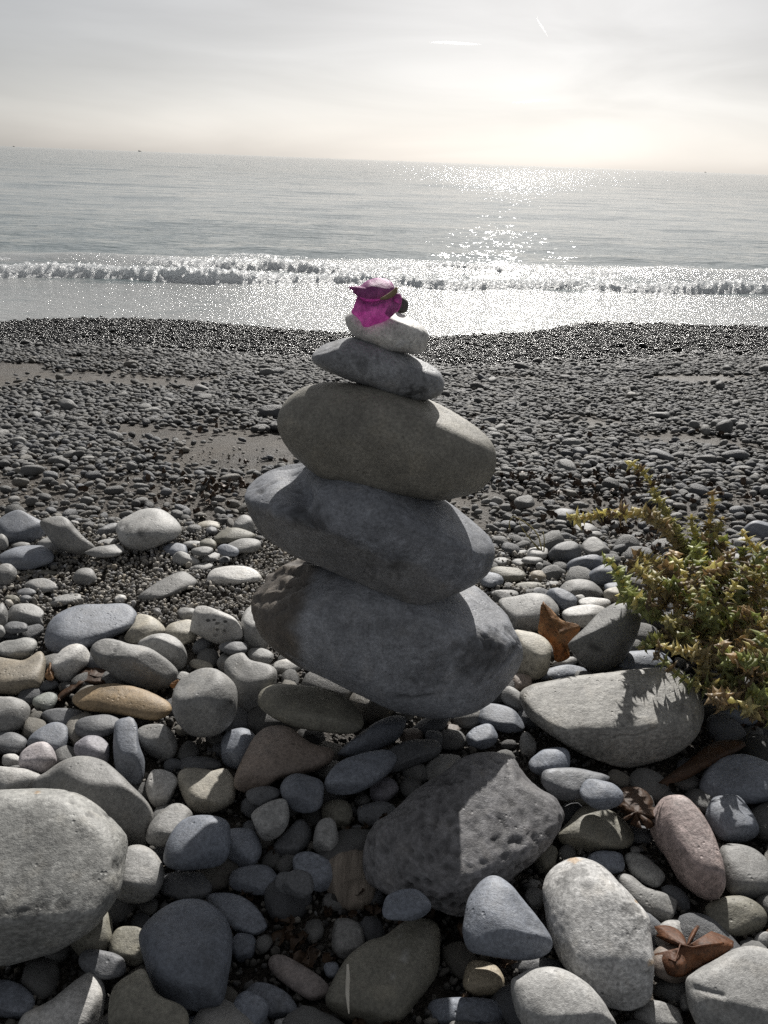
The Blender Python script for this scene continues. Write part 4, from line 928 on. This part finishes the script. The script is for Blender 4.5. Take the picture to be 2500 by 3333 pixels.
# dry dark weed flakes along the old tide line
m = N('dry_weed'); P_ = m.n('TexCoord').outputs['Object']
c = m.mix(m.noise(P_, 3, 3), (.028, .018, .012, 1), (.10, .06, .034, 1))
M_WEED = m.done(m.bsdf(Base_Color=c, Roughness=.55))
def flake(i):
    r = np.random.default_rng(70 + i); n = 7
    uu, vv = np.meshgrid(np.linspace(-1, 1, n), np.linspace(-1, 1, n), indexing='ij'); uu, vv = uu.ravel(), vv.ravel()
    wdt = (1 - .6 * uu ** 2) * (1 + .4 * r.normal() * uu); q = np.stack([uu, vv, uu * 0 + i * 3.3], 1)
    V = np.stack([uu + .2 * pnoise(q * 1.3), vv * wdt * .7 + .25 * pnoise(q * 2 + 5), .6 * pnoise(q * 1.2 + 9) + .5 * uu ** 2 * r.normal() + .6 * vv ** 2], 1)
    F = grid_faces(n, n); top = V + np.array([0, 0, .05]); k = len(V)
    rim = [j for j in range(n)] + [j * n + n - 1 for j in range(1, n)] + [(n - 1) * n + j for j in range(n - 2, -1, -1)] + [j * n for j in range(n - 2, 0, -1)]
    sd = [[rim[j], rim[j] + k, rim[(j + 1) % len(rim)] + k, rim[(j + 1) % len(rim)]] for j in range(len(rim))]
    return mesh_np('weed', np.concatenate([V, top]), np.concatenate([F[:, ::-1], F + k, np.array(sd)]), True, M_WEED)
wp = [proto('weed_piece', flake(i)) for i in range(6)]
wd = []
clumps = [(-.13, 1.24, .08, 130), (-.28, 1.27, .06, 30), (-.24, 1.15, .06, 20), (.26, 1.38, .06, 40), (.46, 1.42, .07, 45), (.40, 1.26, .05, 25), (.66, 1.30, .12, 30), (.30, 1.14, .05, 40), (.42, 1.06, .05, 50)]
for cx, cy, sp_, n in clumps:
    for k in range(n):
        x, y = cx + rng.normal() * sp_ * 1.3, cy + rng.normal() * sp_ * .5
        r = rng.uniform(.003, .0075); wd.append((x, y, float(ground(x, y)) + r * .6 + rng.random() * .008, r, r, r, rng.uniform(0, 6.3)))
for k in range(90):
    y = rng.uniform(1.05, 1.9); x = rng.uniform(-1, 1) * (.55 * y); r = rng.uniform(.003, .008)
    wd.append((x, y, float(ground(x, y)) + r, r, r, r, rng.uniform(0, 6.3)))
for k in range(240):      # under and around the plant, and in the dirt at the bottom
    if k < 150: x, y = .40 + rng.normal() * .07, .62 + rng.normal() * .09
    else: x, y = -.02 + rng.normal() * .05, .40 + rng.normal() * .05
    r = rng.uniform(.003, .008); wd.append((x, y, r * .7, r, r, r, rng.uniform(0, 6.3)))
scatter('dry_seaweed', 'dark brown dry seaweed scraps along the old tide line', wd, wp, np.full((len(wd), 3), .05), np.zeros(len(wd)), 'grit')

# ------------------------------------------------------------------ fallen leaves
def leaf_material(name, c0, c1):
    m = N(name); P_ = m.n('TexCoord').outputs['Object']
    c = m.mix(m.rng(m.noise(P_, 60, 4, .6), .3, .7, 0, 1), c0, c1)
    c = m.mix(m.rng(m.noise(P_, 240, 4, .7), .5, .62, 0, .8), c, m.scale(c, .35))
    b = m.bump(m.noise(P_, 150, 3, .6), .5, .002)
    pr = m.bsdf(Base_Color=c, Roughness=.6, Normal=b); tr = m.n('BsdfTranslucent'); m.put(tr.inputs['Color'], m.scale(c, 1.5)); m.put(tr.inputs['Normal'], b)
    ms = m.n('MixShader'); ms.inputs[0].default_value = .38; m.put(ms.inputs[1], pr.outputs[0]); m.put(ms.inputs[2], tr.outputs[0])
    return m.done(ms)
M_LEAF = leaf_material('dead_leaf', (.20, .10, .042, 1), (.38, .21, .09, 1))
M_LEAFD = leaf_material('dark_dead_leaf', (.05, .025, .013, 1), (.12, .06, .028, 1))  # dark brown litter, colour lowered further for the deep shade it lies in
M_LEAFR = leaf_material('red_dead_leaf', (.10, .04, .02, 1), (.25, .11, .05, 1))
def sheet(poly_px, yfun, bulge, seed, n=26, thick=.0005, crinkle=.9):
    """thin curled sheet with its own thickness: outline, lean and bulge"""
    O = spline(np.array(poly_px, float), 5); c = O.mean(0); th = np.arctan2(O[:, 1] - c[1], O[:, 0] - c[0]); R = np.hypot(*(O - c).T)
    od = np.argsort(th); na = 56; T_ = np.linspace(-math.pi, math.pi, na, endpoint=False); Rr = np.interp(T_, th[od], R[od], period=2 * math.pi)
    rings = 9; V = [None]; pts2 = [c]
    for k in range(1, rings + 1):
        for a_, r_ in zip(T_, Rr): pts2.append(c + np.array([math.cos(a_), math.sin(a_)]) * r_ * k / rings)
    pts2 = np.array(pts2); L_ = np.abs(pts2 - c).max()
    q = np.concatenate([(pts2 - c) / L_, np.full((len(pts2), 1), seed)], 1)
    rad = np.concatenate([[0], np.repeat(np.arange(1, rings + 1) / rings, na)])
    dy = bulge * (rad ** 2 + crinkle * fbm(q * 1.6, 3))
    V = np.array([at(p[0], p[1], yfun(p[0], p[1]) + d) for p, d in zip(pts2, dy)])
    F = [[0, 1 + j, 1 + (j + 1) % na] for j in range(na)]
    for k in range(rings - 1):
        for j in range(na):
            a0 = 1 + k * na; F.append([a0 + j, a0 + na + j, a0 + na + (j + 1) % na, a0 + (j + 1) % na])
    org = V.mean(0); V = V - org
    # second skin a hair behind
    k = len(V); off = np.array([0, thick, thick * .4])
    F2 = [[i + k for i in reversed(f)] for f in F]; a0 = 1 + (rings - 1) * na
    S_ = [[a0 + (j + 1) % na, a0 + j, a0 + j + k, a0 + (j + 1) % na + k] for j in range(na)]
    return org, np.concatenate([V, V + off]), F + F2 + S_
def vw(k, *p):
    ox, oy, s_ = dict(B=(1250, 2200, .7535), D=(1250, 1500, .7535), N=(0, 1680, .4219), J=(1050, 870, .2411), P=(1800, 1450, .4295), I=(600, 2733, .4219), G=(0, 2200, .4219))[k]
    return [(ox + a * s_, oy + b * s_) for a, b in p]
def leaf(poly, yfun, bulge, seed, mat, label, stem=None, name='fallen_leaf'):
    org, V, F = sheet(poly, yfun, bulge, seed)
    root = empty(name, tuple(org)); tag(root, label, 'leaf', 'fallen brown leaves among the stones')
    add('blade', mesh_py('leaf_blade', V, F, mat), root)
    # midrib: a thin raised vein across the blade
    c = np.mean(poly, 0); far_ = max(poly, key=lambda p: (p[0] - c[0]) ** 2 + (p[1] - c[1]) ** 2)
    pa = [at(far_[0] + (c[0] - far_[0]) * t, far_[1] + (c[1] - far_[1]) * t, yfun(*c) - .0012) - org for t in np.linspace(.05, 1.5, 8)]
    pv = [V[np.argmin(np.linalg.norm(V[:, [0, 2]] - p[[0, 2]], axis=1))] + np.array([0, -.0006, 0]) for p in pa]
    vv_, ff_ = tube(pv, [.0009 - .00006 * i for i in range(8)], 6); add('vein', mesh_py('leaf_vein', vv_, ff_, mat), root)
    return root
leaf(vw('D', (683, 612), (720, 640), (770, 690), (845, 712), (835, 750), (800, 800), (802, 850), (740, 868), (725, 800), (668, 745), (672, 690)),
     lambda x, y: .735 - (y - 2060) * .00022, .006, 1.0, M_LEAF, 'orange-brown pointed leaf standing upright right of the cairn base')
leaf(vw('N', (585, 1235), (620, 1180), (700, 1140), (790, 1140), (860, 1200), (840, 1280), (740, 1300), (640, 1290), (590, 1340), (540, 1420), (430, 1410), (490, 1330)),
     lambda x, y: .668 - (y - 2210) * .0005, .008, 2.0, M_LEAFD, 'dark brown curled leaf under the two-lobed stone at left')
leaf(vw('N', (345, 1235), (365, 1180), (388, 1130), (412, 1200), (414, 1260), (375, 1265)), lambda x, y: .668 - (y - 2180) * .0004, .004, 3.0, M_LEAF,
     'small orange leaf tip between the tan block and white crystalline stone')
leaf(vw('B', (1165, 1085), (1185, 1115), (1230, 1155), (1290, 1175), (1330, 1150), (1370, 1060), (1405, 1100), (1480, 1130), (1515, 1165), (1440, 1220), (1350, 1265), (1290, 1300), (1225, 1290), (1180, 1230), (1155, 1150)),
     lambda x, y: .372 - (y - 3090) * .0002, .007, 4.0, M_LEAFR, 'torn red-brown leaf beside the tall speckled stone')
leaf(vw('B', (1000, 500), (1040, 585), (1110, 600), (1165, 555), (1190, 600), (1150, 660), (1060, 640), (1000, 570)), lambda x, y: .49 - (y - 2640) * .0004, .008, 5.0, M_LEAFD,
     'dark curled leaf with an orange edge behind the pink stone')
leaf(vw('B', (1180, 470), (1300, 380), (1420, 290), (1540, 280), (1560, 310), (1420, 380), (1300, 450)), lambda x, y: .56 - (y - 2480) * .0004, .008, 6.0, M_LEAFD,
     'dark reddish dead leaf lying in the plant shade at right')
leaf(vw('N', (1310, 1305), (1370, 1265), (1385, 1290), (1350, 1330)), lambda x, y: .62, .002, 7.0, M_LEAF, 'tiny orange leaf scrap beside the big round egg stone')

# ------------------------------------------------------------------ magenta flower on the cairn
m = N('flower_bract'); P_ = m.n('TexCoord').outputs['Object']
mpb = m.n('Mapping'); m.put(mpb.inputs[0], P_); mpb.inputs['Scale'].default_value = (1, 1, .25); vein = m.noise(mpb.outputs[0], 420, 4, .7)
c = m.mix(m.rng(m.noise(P_, 90, 4, .65), .3, .7, 0, 1), (.27, .05, .22, 1), (.56, .22, .47, 1)); c = m.mix(m.rng(vein, .52, .7, 0, .5), c, m.scale(c, .55)); b = m.bump(m.math('ADD', vein, m.noise(P_, 200, 3, .6)), .5, .0015)
pr = m.bsdf(Base_Color=c, Roughness=.55, Normal=b); tr = m.n('BsdfTranslucent'); m.put(tr.inputs['Color'], m.scale(c, 1.6)); m.put(tr.inputs['Normal'], b)
ms = m.n('MixShader'); ms.inputs[0].default_value = .40; m.put(ms.inputs[1], pr.outputs[0]); m.put(ms.inputs[2], tr.outputs[0]); M_BRACT = m.done(ms)
m = N('dry_flower_centre'); P_ = m.n('TexCoord').outputs['Object']
c = m.mix(m.noise(P_, 200, 3), (.10, .05, .04, 1), (.45, .36, .20, 1)); M_CENTRE = m.done(m.bsdf(Base_Color=c, Roughness=.7))
fl = None
def bract(poly, yfun, bulge, seed, name):
    global fl
    org, V, F = sheet(vw('J', *poly), yfun, bulge, seed, thick=.0003, crinkle=.35)
    if fl is None:
        fl = empty('flower', tuple(org)); tag(fl, 'crumpled magenta papery flower lying on the white cairn stone', 'flower')
    o_ = add(name, mesh_py(name, V + (org - np.array(fl.location)), F, M_BRACT), fl); return o_
bract([(475, 390), (440, 480), (405, 570), (382, 612), (460, 672), (520, 745), (545, 800), (615, 808), (700, 775), (800, 745), (890, 700), (975, 625), (1030, 540), (1035, 460), (965, 350), (800, 330), (600, 345)],
      lambda x, y: .614 - (y - 1000) * .00010, .009, 1.5, 'bract')
bract([(480, 400), (440, 365), (395, 330), (350, 285), (318, 246), (370, 278), (425, 305), (465, 312), (505, 265), (570, 205), (650, 165), (740, 146), (830, 152), (905, 180), (955, 235), (975, 290), (925, 365), (840, 425), (700, 460), (570, 455)],
      lambda x, y: .616 + (y - 945) * -.00025, .010, 3.7, 'bract')
bract([(885, 430), (930, 385), (985, 350), (1045, 362), (1072, 430), (1055, 520), (1005, 605), (950, 570), (905, 500)], lambda x, y: .622, .005, 5.2, 'bract')
pth = [at(*vw('J', q)[0], .610) - np.array(fl.location) for q in ((780, 430), (860, 405), (930, 370), (985, 320), (1000, 270))]
v_, f_ = tube(pth, [.0008, .0016, .0022, .0020, .0008], 8); add('flower_centre', mesh_py('flower_centre', v_, f_, M_CENTRE), fl)

# ------------------------------------------------------------------ driftwood and dry stalk
m = N('driftwood'); P_ = m.n('TexCoord').outputs['Object']; mp_ = m.n('Mapping'); m.put(mp_.inputs[0], P_); mp_.inputs['Scale'].default_value = (9, 1, 1.5)
fibre = m.noise(mp_.outputs[0], 22, 6, .7); c = m.mix(m.rng(fibre, .3, .7, 0, 1), (.12, .10, .08, 1), (.33, .28, .23, 1))
M_WOOD = m.done(m.bsdf(Base_Color=c, Roughness=.8, Normal=m.bump(fibre, .8, .004)))
a0, a1 = at(*vw('I', (1265, 90))[0], .455), at(*vw('I', (1345, 570))[0], .415)
ax = a1 - a0; L_ = np.linalg.norm(ax); ax /= L_; sd = np.cross(ax, [0, 0, 1]); sd /= np.linalg.norm(sd); nn = np.cross(sd, ax)
V = []; nr, na = 40, 36
for i in range(nr):
    t = i / (nr - 1); e = max(0, 1 - abs(2 * t - 1) ** 3) ** .5 * (1 - .12 * t)
    for j in range(na):
        a = 2 * math.pi * j / na; g_ = 1 + .10 * math.sin(a * 3 + t * 2) + .07 * math.sin(a * 7 + 5 * t) - (.22 if (.55 < t < .85 and 1.1 < a < 2.0) else 0)
        V.append(ax * (t - .5) * L_ + (sd * math.cos(a) * .0195 + nn * math.sin(a) * .013) * e * g_)
V = np.array(V); V += .0012 * fbm(V * 150, 3)[:, None] * np.array([1, 1, 1]); F = []
for i in range(nr - 1):
    for j in range(na): F.append([i * na + j, i * na + (j + 1) % na, (i + 1) * na + (j + 1) % na, (i + 1) * na + j])
F.append(list(range(na - 1, -1, -1))); F.append([(nr - 1) * na + j for j in range(na)])
o = add('driftwood', mesh_py('driftwood', V, F, M_WOOD), None, tuple((a0 + a1) / 2)); tag(o, 'weathered piece of brown driftwood in the shadow left of the pitted boulder', 'driftwood')
m = N('dry_stalk'); M_STALK = m.done(m.bsdf(Base_Color=m.mix(m.noise(m.n('TexCoord').outputs['Object'], 90, 3), (.42, .39, .33, 1), (.62, .59, .52, 1)), Roughness=.6))
pa = np.array([at(*p, .32 - .02 * k / 4) for k, p in enumerate(vw('I', (1260, 960), (1262, 1060), (1258, 1160), (1262, 1250), (1270, 1345)))]); og = pa.mean(0)
v_, f_ = tube(spline(pa - og, 4, False), list(np.interp(np.linspace(0, 1, 17), [0, .3, .6, 1], [.0006, .0013, .0012, .0003])), 8)
o = add('dry_stalk', mesh_py('dry_stalk', v_, f_, M_STALK), None, tuple(og)); tag(o, 'thin pale dry stalk on the dark olive stone at the bottom', 'stalk')

# ------------------------------------------------------------------ prickly saltwort at the right
def plant_material(name, use_obj):
    m = N(name); P_ = m.n('TexCoord').outputs['Object']
    base = m.n('ObjectInfo').outputs['Color'] if use_obj else m.n('Attribute', attribute_name='tint').outputs['Color']
    c = m.scale(base, m.rng(m.noise(P_, 220, 3, .6), .3, .7, .7, 1.3))
    pr = m.bsdf(Base_Color=c, Roughness=.5); tr = m.n('BsdfTranslucent'); m.put(tr.inputs['Color'], m.scale(c, 1.4))
    ms = m.n('MixShader'); ms.inputs[0].default_value = .5; m.put(ms.inputs[1], pr.outputs[0]); m.put(ms.inputs[2], tr.outputs[0]); return m.done(ms)
M_PL, M_PLV = plant_material('saltwort_leaf', True), plant_material('saltwort_mass', False)
def whorl_mesh(i):
    """three to five stiff spine-tipped bracts round the stem"""
    r = np.random.default_rng(90 + i); V, F = [], []; n = 4 + i % 2
    for k in range(n):
        az = 2 * math.pi * k / n + r.normal() * .35; el = r.uniform(-.15, .75); ln = r.uniform(.7, 1.15); w = r.uniform(.27, .40)
        d = np.array([math.cos(az) * math.cos(el), math.sin(az) * math.cos(el), math.sin(el)]); s_ = np.array([-math.sin(az), math.cos(az), 0]); up = np.cross(d, s_)
        b0 = len(V)
        for t, ww, cu in ((0, .55, 0), (.25, 1, .02), (.5, .72, .06), (.75, .28, .03), (1.0, .03, -.04)):
            p = d * t * ln + up * cu
            V += [p + s_ * w * ww, p + up * w * .35 * ww, p - s_ * w * ww, p - up * w * .30 * ww]
        for q in range(4):
            for j in range(4):
                F.append([b0 + q * 4 + j, b0 + q * 4 + (j + 1) % 4, b0 + q * 4 + 4 + (j + 1) % 4, b0 + q * 4 + 4 + j])
    return np.array(V), np.array(F)
WH = [whorl_mesh(i) for i in range(6)]; WHM = [mesh_np('leaf_whorl', v, f, False, M_PL) for v, f in WH]
root_p = at(*vw('P', (1180, 1330))[0], .80); plant = empty('saltwort_plant', tuple(root_p))
tag(plant, 'spiny yellow-green saltwort bush with browned tips at right', 'plant')
GREEN, YEL, BRN = np.array((.34, .365, .16)), np.array((.53, .49, .26)), np.array((.31, .24, .145))
stems = []       # (points world, colour start, colour end, thickness)
def tr_stem(pts_, ca, cb, th_=1.0, brow=.3): stems.append((spline(np.array([at(*vw('P', (a, b))[0], y) for a, b, y in pts_]), 5, False), ca, cb, th_, brow))
tr_stem([(1130, 1100, .80), (1080, 920, .83), (1000, 760, .85), (890, 560, .87), (800, 420, .88), (735, 270, .885), (650, 175, .89), (570, 125, .89)], GREEN, YEL, 1.1, .25)
tr_stem([(1060, 1000, .82), (960, 820, .84), (860, 640, .85), (770, 550, .84), (680, 517, .83), (450, 515, .82), (250, 545, .81), (110, 555, .80)], BRN, YEL, 1.1, .5)
tr_stem([(1110, 1000, .82), (1150, 760, .86), (1180, 600, .87), (1212, 450, .875), (1200, 345, .88)], YEL, BRN, 1.0, .45)
tr_stem([(1140, 800, .85), (1060, 640, .86), (1050, 520, .865)], GREEN, YEL, .9, .3)
tr_stem([(1150, 800, .85), (1230, 680, .855), (1290, 540, .86)], YEL, YEL, .9, .35)
tr_stem([(1040, 900, .83), (960, 720, .85), (900, 600, .86)], GREEN, YEL, .9, .35)
tr_stem([(850, 1330, .76), (740, 1260, .735), (640, 1190, .72), (560, 1090, .71), (500, 970, .70), (440, 880, .70), (385, 860, .70)], GREEN, GREEN * 1.25, 1.1, .1)
tr_stem([(900, 1150, .76), (720, 1010, .73), (640, 950, .73), (600, 900, .74)], BRN, YEL, .9, .6)
tr_stem([(950, 980, .80), (820, 920, .79), (700, 850, .80), (640, 830, .80)], BRN, YEL, .9, .5)
tr_stem([(1000, 985, .80), (1200, 965, .78), (1400, 980, .77), (1570, 1005, .76)], YEL, YEL, 1.2, .2)
tr_stem([(1080, 1200, .76), (1000, 1050, .75), (900, 980, .76), (830, 900, .78)], BRN, BRN, .9, .7)
tr_stem([(1200, 1450, .72), (1050, 1470, .70), (900, 1440, .685), (760, 1490, .67), (650, 1545, .66)], BRN, GREEN, 1.0, .4)
tr_stem([(1150, 1420, .71), (980, 1370, .70), (880, 1350, .69)], YEL, YEL, 1.0, .5)
tr_stem([(1300, 1430, .71), (1230, 1520, .68), (1150, 1640, .655), (1170, 1780, .63), (1250, 1900, .61), (1285, 2010, .60)], BRN, YEL, 1.1, .45)
tr_stem([(1700, 1400, .73), (1550, 1430, .715), (1430, 1480, .70), (1330, 1560, .68), (1240, 1630, .66)], YEL, BRN, 1.1, .45)
tr_stem([(1230, 1640, .66), (1400, 1720, .65), (1560, 1745, .64)], YEL, BRN, 1.0, .3)
tr_stem([(1720, 1780, .66), (1600, 1880, .645), (1545, 1930, .635)], GREEN, GREEN, 1.0, .2)
tr_stem([(1300, 1680, .65), (1380, 1830, .625), (1460, 1910, .61)], YEL, BRN, 1.0, .4)
tr_stem([(1650, 1990, .62), (1580, 2010, .61), (1700, 2130, .60)], YEL, GREEN, .9, .3)
tr_stem([(1700, 900, .84), (1560, 800, .85), (1490, 730, .855), (1430, 640, .86)], YEL, YEL, 1.0, .4)
tr_stem([(1250, 1200, .76), (1130, 1170, .74), (1060, 1090, .735)], GREEN, GREEN, 1.0, .15)
tr_stem([(1450, 1350, .74), (1330, 1260, .73), (1230, 1230, .725)], GREEN, GREEN, 1.0, .15)
tr_stem([(1550, 1250, .76), (1420, 1200, .75), (1370, 1160, .75)], GREEN, GREEN, 1.0, .15)
tr_stem([(1650, 1550, .71), (1560, 1480, .71), (1480, 1400, .71)], GREEN, YEL, 1.0, .3)
r2 = np.random.default_rng(31)
for k in range(96):      # the bushy middle
    a = stems[int(r2.integers(0, 24))][0] if k % 3 else None
    if a is None: s0 = root_p + np.array([r2.normal() * .06 + .02, r2.normal() * .05 - .01, .01])
    else: s0 = a[int(r2.integers(0, max(1, len(a) // 2)))]
    d = np.array([r2.normal() * .8 + (.25 if k % 2 else -.1), r2.normal() * .7, abs(r2.normal()) * .55 + .08]); d /= np.linalg.norm(d); L_ = r2.uniform(.04, .10)
    e = s0 + d * L_; e[2] = max(e[2], .015); mid = (s0 + e) / 2 + r2.normal(size=3) * .008
    ppx, ppy, _ = to_px(e)
    if (ppx < 2080 and ppy > 1930) or ppy < 1750 or ppx < 2010: continue
    stems.append((spline(np.array([s0, mid, e]), 5, False), *( (GREEN * .8, GREEN) if r2.random() < .5 else (BRN, YEL) if r2.random() < .6 else (BRN, BRN)), .8, .3 if r2.random() < .6 else .75))
wh_all = []
for si, (pp, ca, cb, th_, brow) in enumerate(stems):
    n = len(pp); v_, f_ = tube(pp - root_p, list(np.linspace(.0032, .0015, n) * th_), 6)
    so = add('stem', mesh_py('stem', v_, f_, M_PL), plant); cm = (ca * .35 + cb * .25 + YEL * .4) * np.array((1.05, .98, .9)); so.color = (*cm, 1)
    ln = np.concatenate([[0], np.cumsum(np.linalg.norm(np.diff(pp, axis=0), axis=1))]); k = .18 * ln[-1] if ln[-1] > .12 else .006
    while k < ln[-1]:
        p = np.array([np.interp(k, ln, pp[:, j]) for j in range(3)]); i = min(n - 2, np.searchsorted(ln, k) - 1); t_ = pp[max(i, 0) + 1] - pp[max(i, 0)]
        f = k / ln[-1]; c = ca * (1 - f) + cb * f
        if r2.random() < brow * .7: c = BRN * r2.uniform(.5, 1.3) if r2.random() < .7 else YEL * r2.uniform(.8, 1.1)
        sc_ = r2.uniform(.0115, .0175) * (1 - .3 * f) * (1.1 if th_ > .85 else .95)
        q = Vector(t_).to_track_quat('Z', 'Y'); rot = q.to_matrix() @ Matrix.Rotation(r2.uniform(0, 6.28), 3, 'Z')
        wh_all.append((so, p, rot, sc_, c * r2.uniform(.8, 1.25), int(r2.integers(0, 6)))); k += r2.uniform(.0055, .0090)
wd_ = [sc_ / np.linalg.norm(p - EYE) * (1 if (-20 < to_px(p)[0] < 2520) else .01) for so, p, rot, sc_, c, i in wh_all]
big = set(np.argsort(wd_)[::-1][:296].tolist()); MV, MF, MC, base_i = [], [], [], 0
for n_, (so, p, rot, sc_, c, i) in enumerate(wh_all):
    if n_ in big:
        ob = bpy.data.objects.new('leaf_whorl', WHM[i]); COL.objects.link(ob); ob.parent = so
        ob.matrix_local = Matrix.Translation(Vector(p - root_p)) @ rot.to_4x4() @ Matrix.Scale(sc_, 4); ob.color = (*c, 1)
    else:
        v = WH[i][0] @ np.array(rot).T * sc_ + (p - root_p); MV.append(v); MF.append(WH[i][1] + base_i); base_i += len(v); MC.append(np.tile(c, (len(v), 1)))
if MV:
    me = mesh_np('foliage', np.concatenate(MV), np.concatenate(MF), False, M_PLV); vcol(me, np.concatenate(MC)); fo = add('foliage', me, plant); fo['kind'] = 'stuff'

# thin dry grass sprig right of the cairn
gs = empty('grass_sprig', tuple(at(1760, 1800, .98))); tag(gs, 'thin wispy dry grass sprig on the wet sand right of the cairn', 'grass sprig'); g0 = np.array(gs.location)
for pl in ([(1765, 1800), (1750, 1740), (1710, 1700), (1670, 1680)], [(1760, 1798), (1730, 1760), (1700, 1720), (1690, 1700)], [(1768, 1800), (1740, 1770), (1725, 1755)], [(1660, 1720), (1658, 1700), (1668, 1682)], [(1770, 1800), (1772, 1760), (1768, 1730)]):
    pa = np.array([at(a, b, .99 + .0004 * (1800 - b)) for a, b in pl]) - g0
    v_, f_ = tube(spline(pa, 4, False), list(np.linspace(.0011, .0005, (len(pa) - 1) * 4 + 1)), 5); q = add('blade', mesh_py('grass_blade', v_, f_, M_PL), gs); q.color = (.32, .29, .15, 1)

# ------------------------------------------------------------------ far away: ships and short vapour trails
m = N('ship_paint'); M_SHIP = m.done(m.bsdf(Base_Color=m.mix(m.noise(m.n('TexCoord').outputs['Object'], .2, 2), (.10, .11, .12, 1), (.16, .17, .18, 1)), Roughness=.6))
def box(x0, x1, y0, y1, z0, z1, tap=0.0):
    V = [(x0 + tap, y0, z0), (x1 - tap, y0, z0), (x1 - tap, y1, z0), (x0 + tap, y1, z0), (x0, y0, z1), (x1, y0, z1), (x1, y1, z1), (x0, y1, z1)]
    return V, [[3, 2, 1, 0], [4, 5, 6, 7], [0, 1, 5, 4], [1, 2, 6, 5], [2, 3, 7, 6], [3, 0, 4, 7]]
def ship(px, py, dist, s_, lab):
    d = ray(px, py); p = EYE + d * (dist / d[1]); r = empty('ship', (p[0], p[1], SEA)); tag(r, lab, 'ship', 'ships on the horizon')
    for nm, b in (('hull', box(-5, 5, -1.2, 1.2, -.5, 1.3, 1.0)), ('deckhouse', box(-3.6, -1.2, -1, 1, 1.3, 3.2)), ('mast', box(-2.5, -2.2, -.15, .15, 3.2, 4.6)), ('deck_cargo', box(-.6, 3.4, -1, 1, 1.3, 1.9))):
        add(nm, mesh_py(nm, np.array(b[0]) * s_, b[1], M_SHIP, False), r)
ship(455, 493, 2400, 0.9, 'tiny dark ship on the horizon at left'); ship(45, 476, 3000, 0.8, 'faint small ship on the horizon near the left edge'); ship(2296, 563, 3000, 0.7, 'tiny faint ship on the horizon at the far right')
m = N('vapour'); pv_ = m.n('VolumeScatter', Density=.0045, Anisotropy=.7); pv_.inputs['Color'].default_value = (1, 1, 1, 1)
m.t.links.new(pv_.outputs[0], m.out.inputs['Volume']); M_VAP = m.m
def trail(pl, r, lab):
    r = r * 1.35; pa = np.array([at(a, b, 20000) for a, b in pl]); og = pa.mean(0); sp_ = spline(pa - og, 6, False)
    v_, f_ = tube(sp_, list(r * np.sin(np.linspace(.05, math.pi - .05, len(sp_))) ** .7), 14); o = add('vapour_trail', mesh_py('vapour_trail', v_, f_, M_VAP), None, tuple(og))
    tag(o, lab, 'vapour trail', 'short vapour trails in the sky')
trail([(1395, 139), (1450, 138), (1510, 142), (1568, 145)], 22, 'level white vapour streak high above the sea in the middle')
trail([(1662, 334), (1710, 332), (1750, 327), (1795, 327)], 20, 'short white vapour streak low over the sun glitter')
trail([(1744, 52), (1758, 78), (1772, 100), (1784, 120)], 14, 'slanting thin vapour trail near the top of the sky')
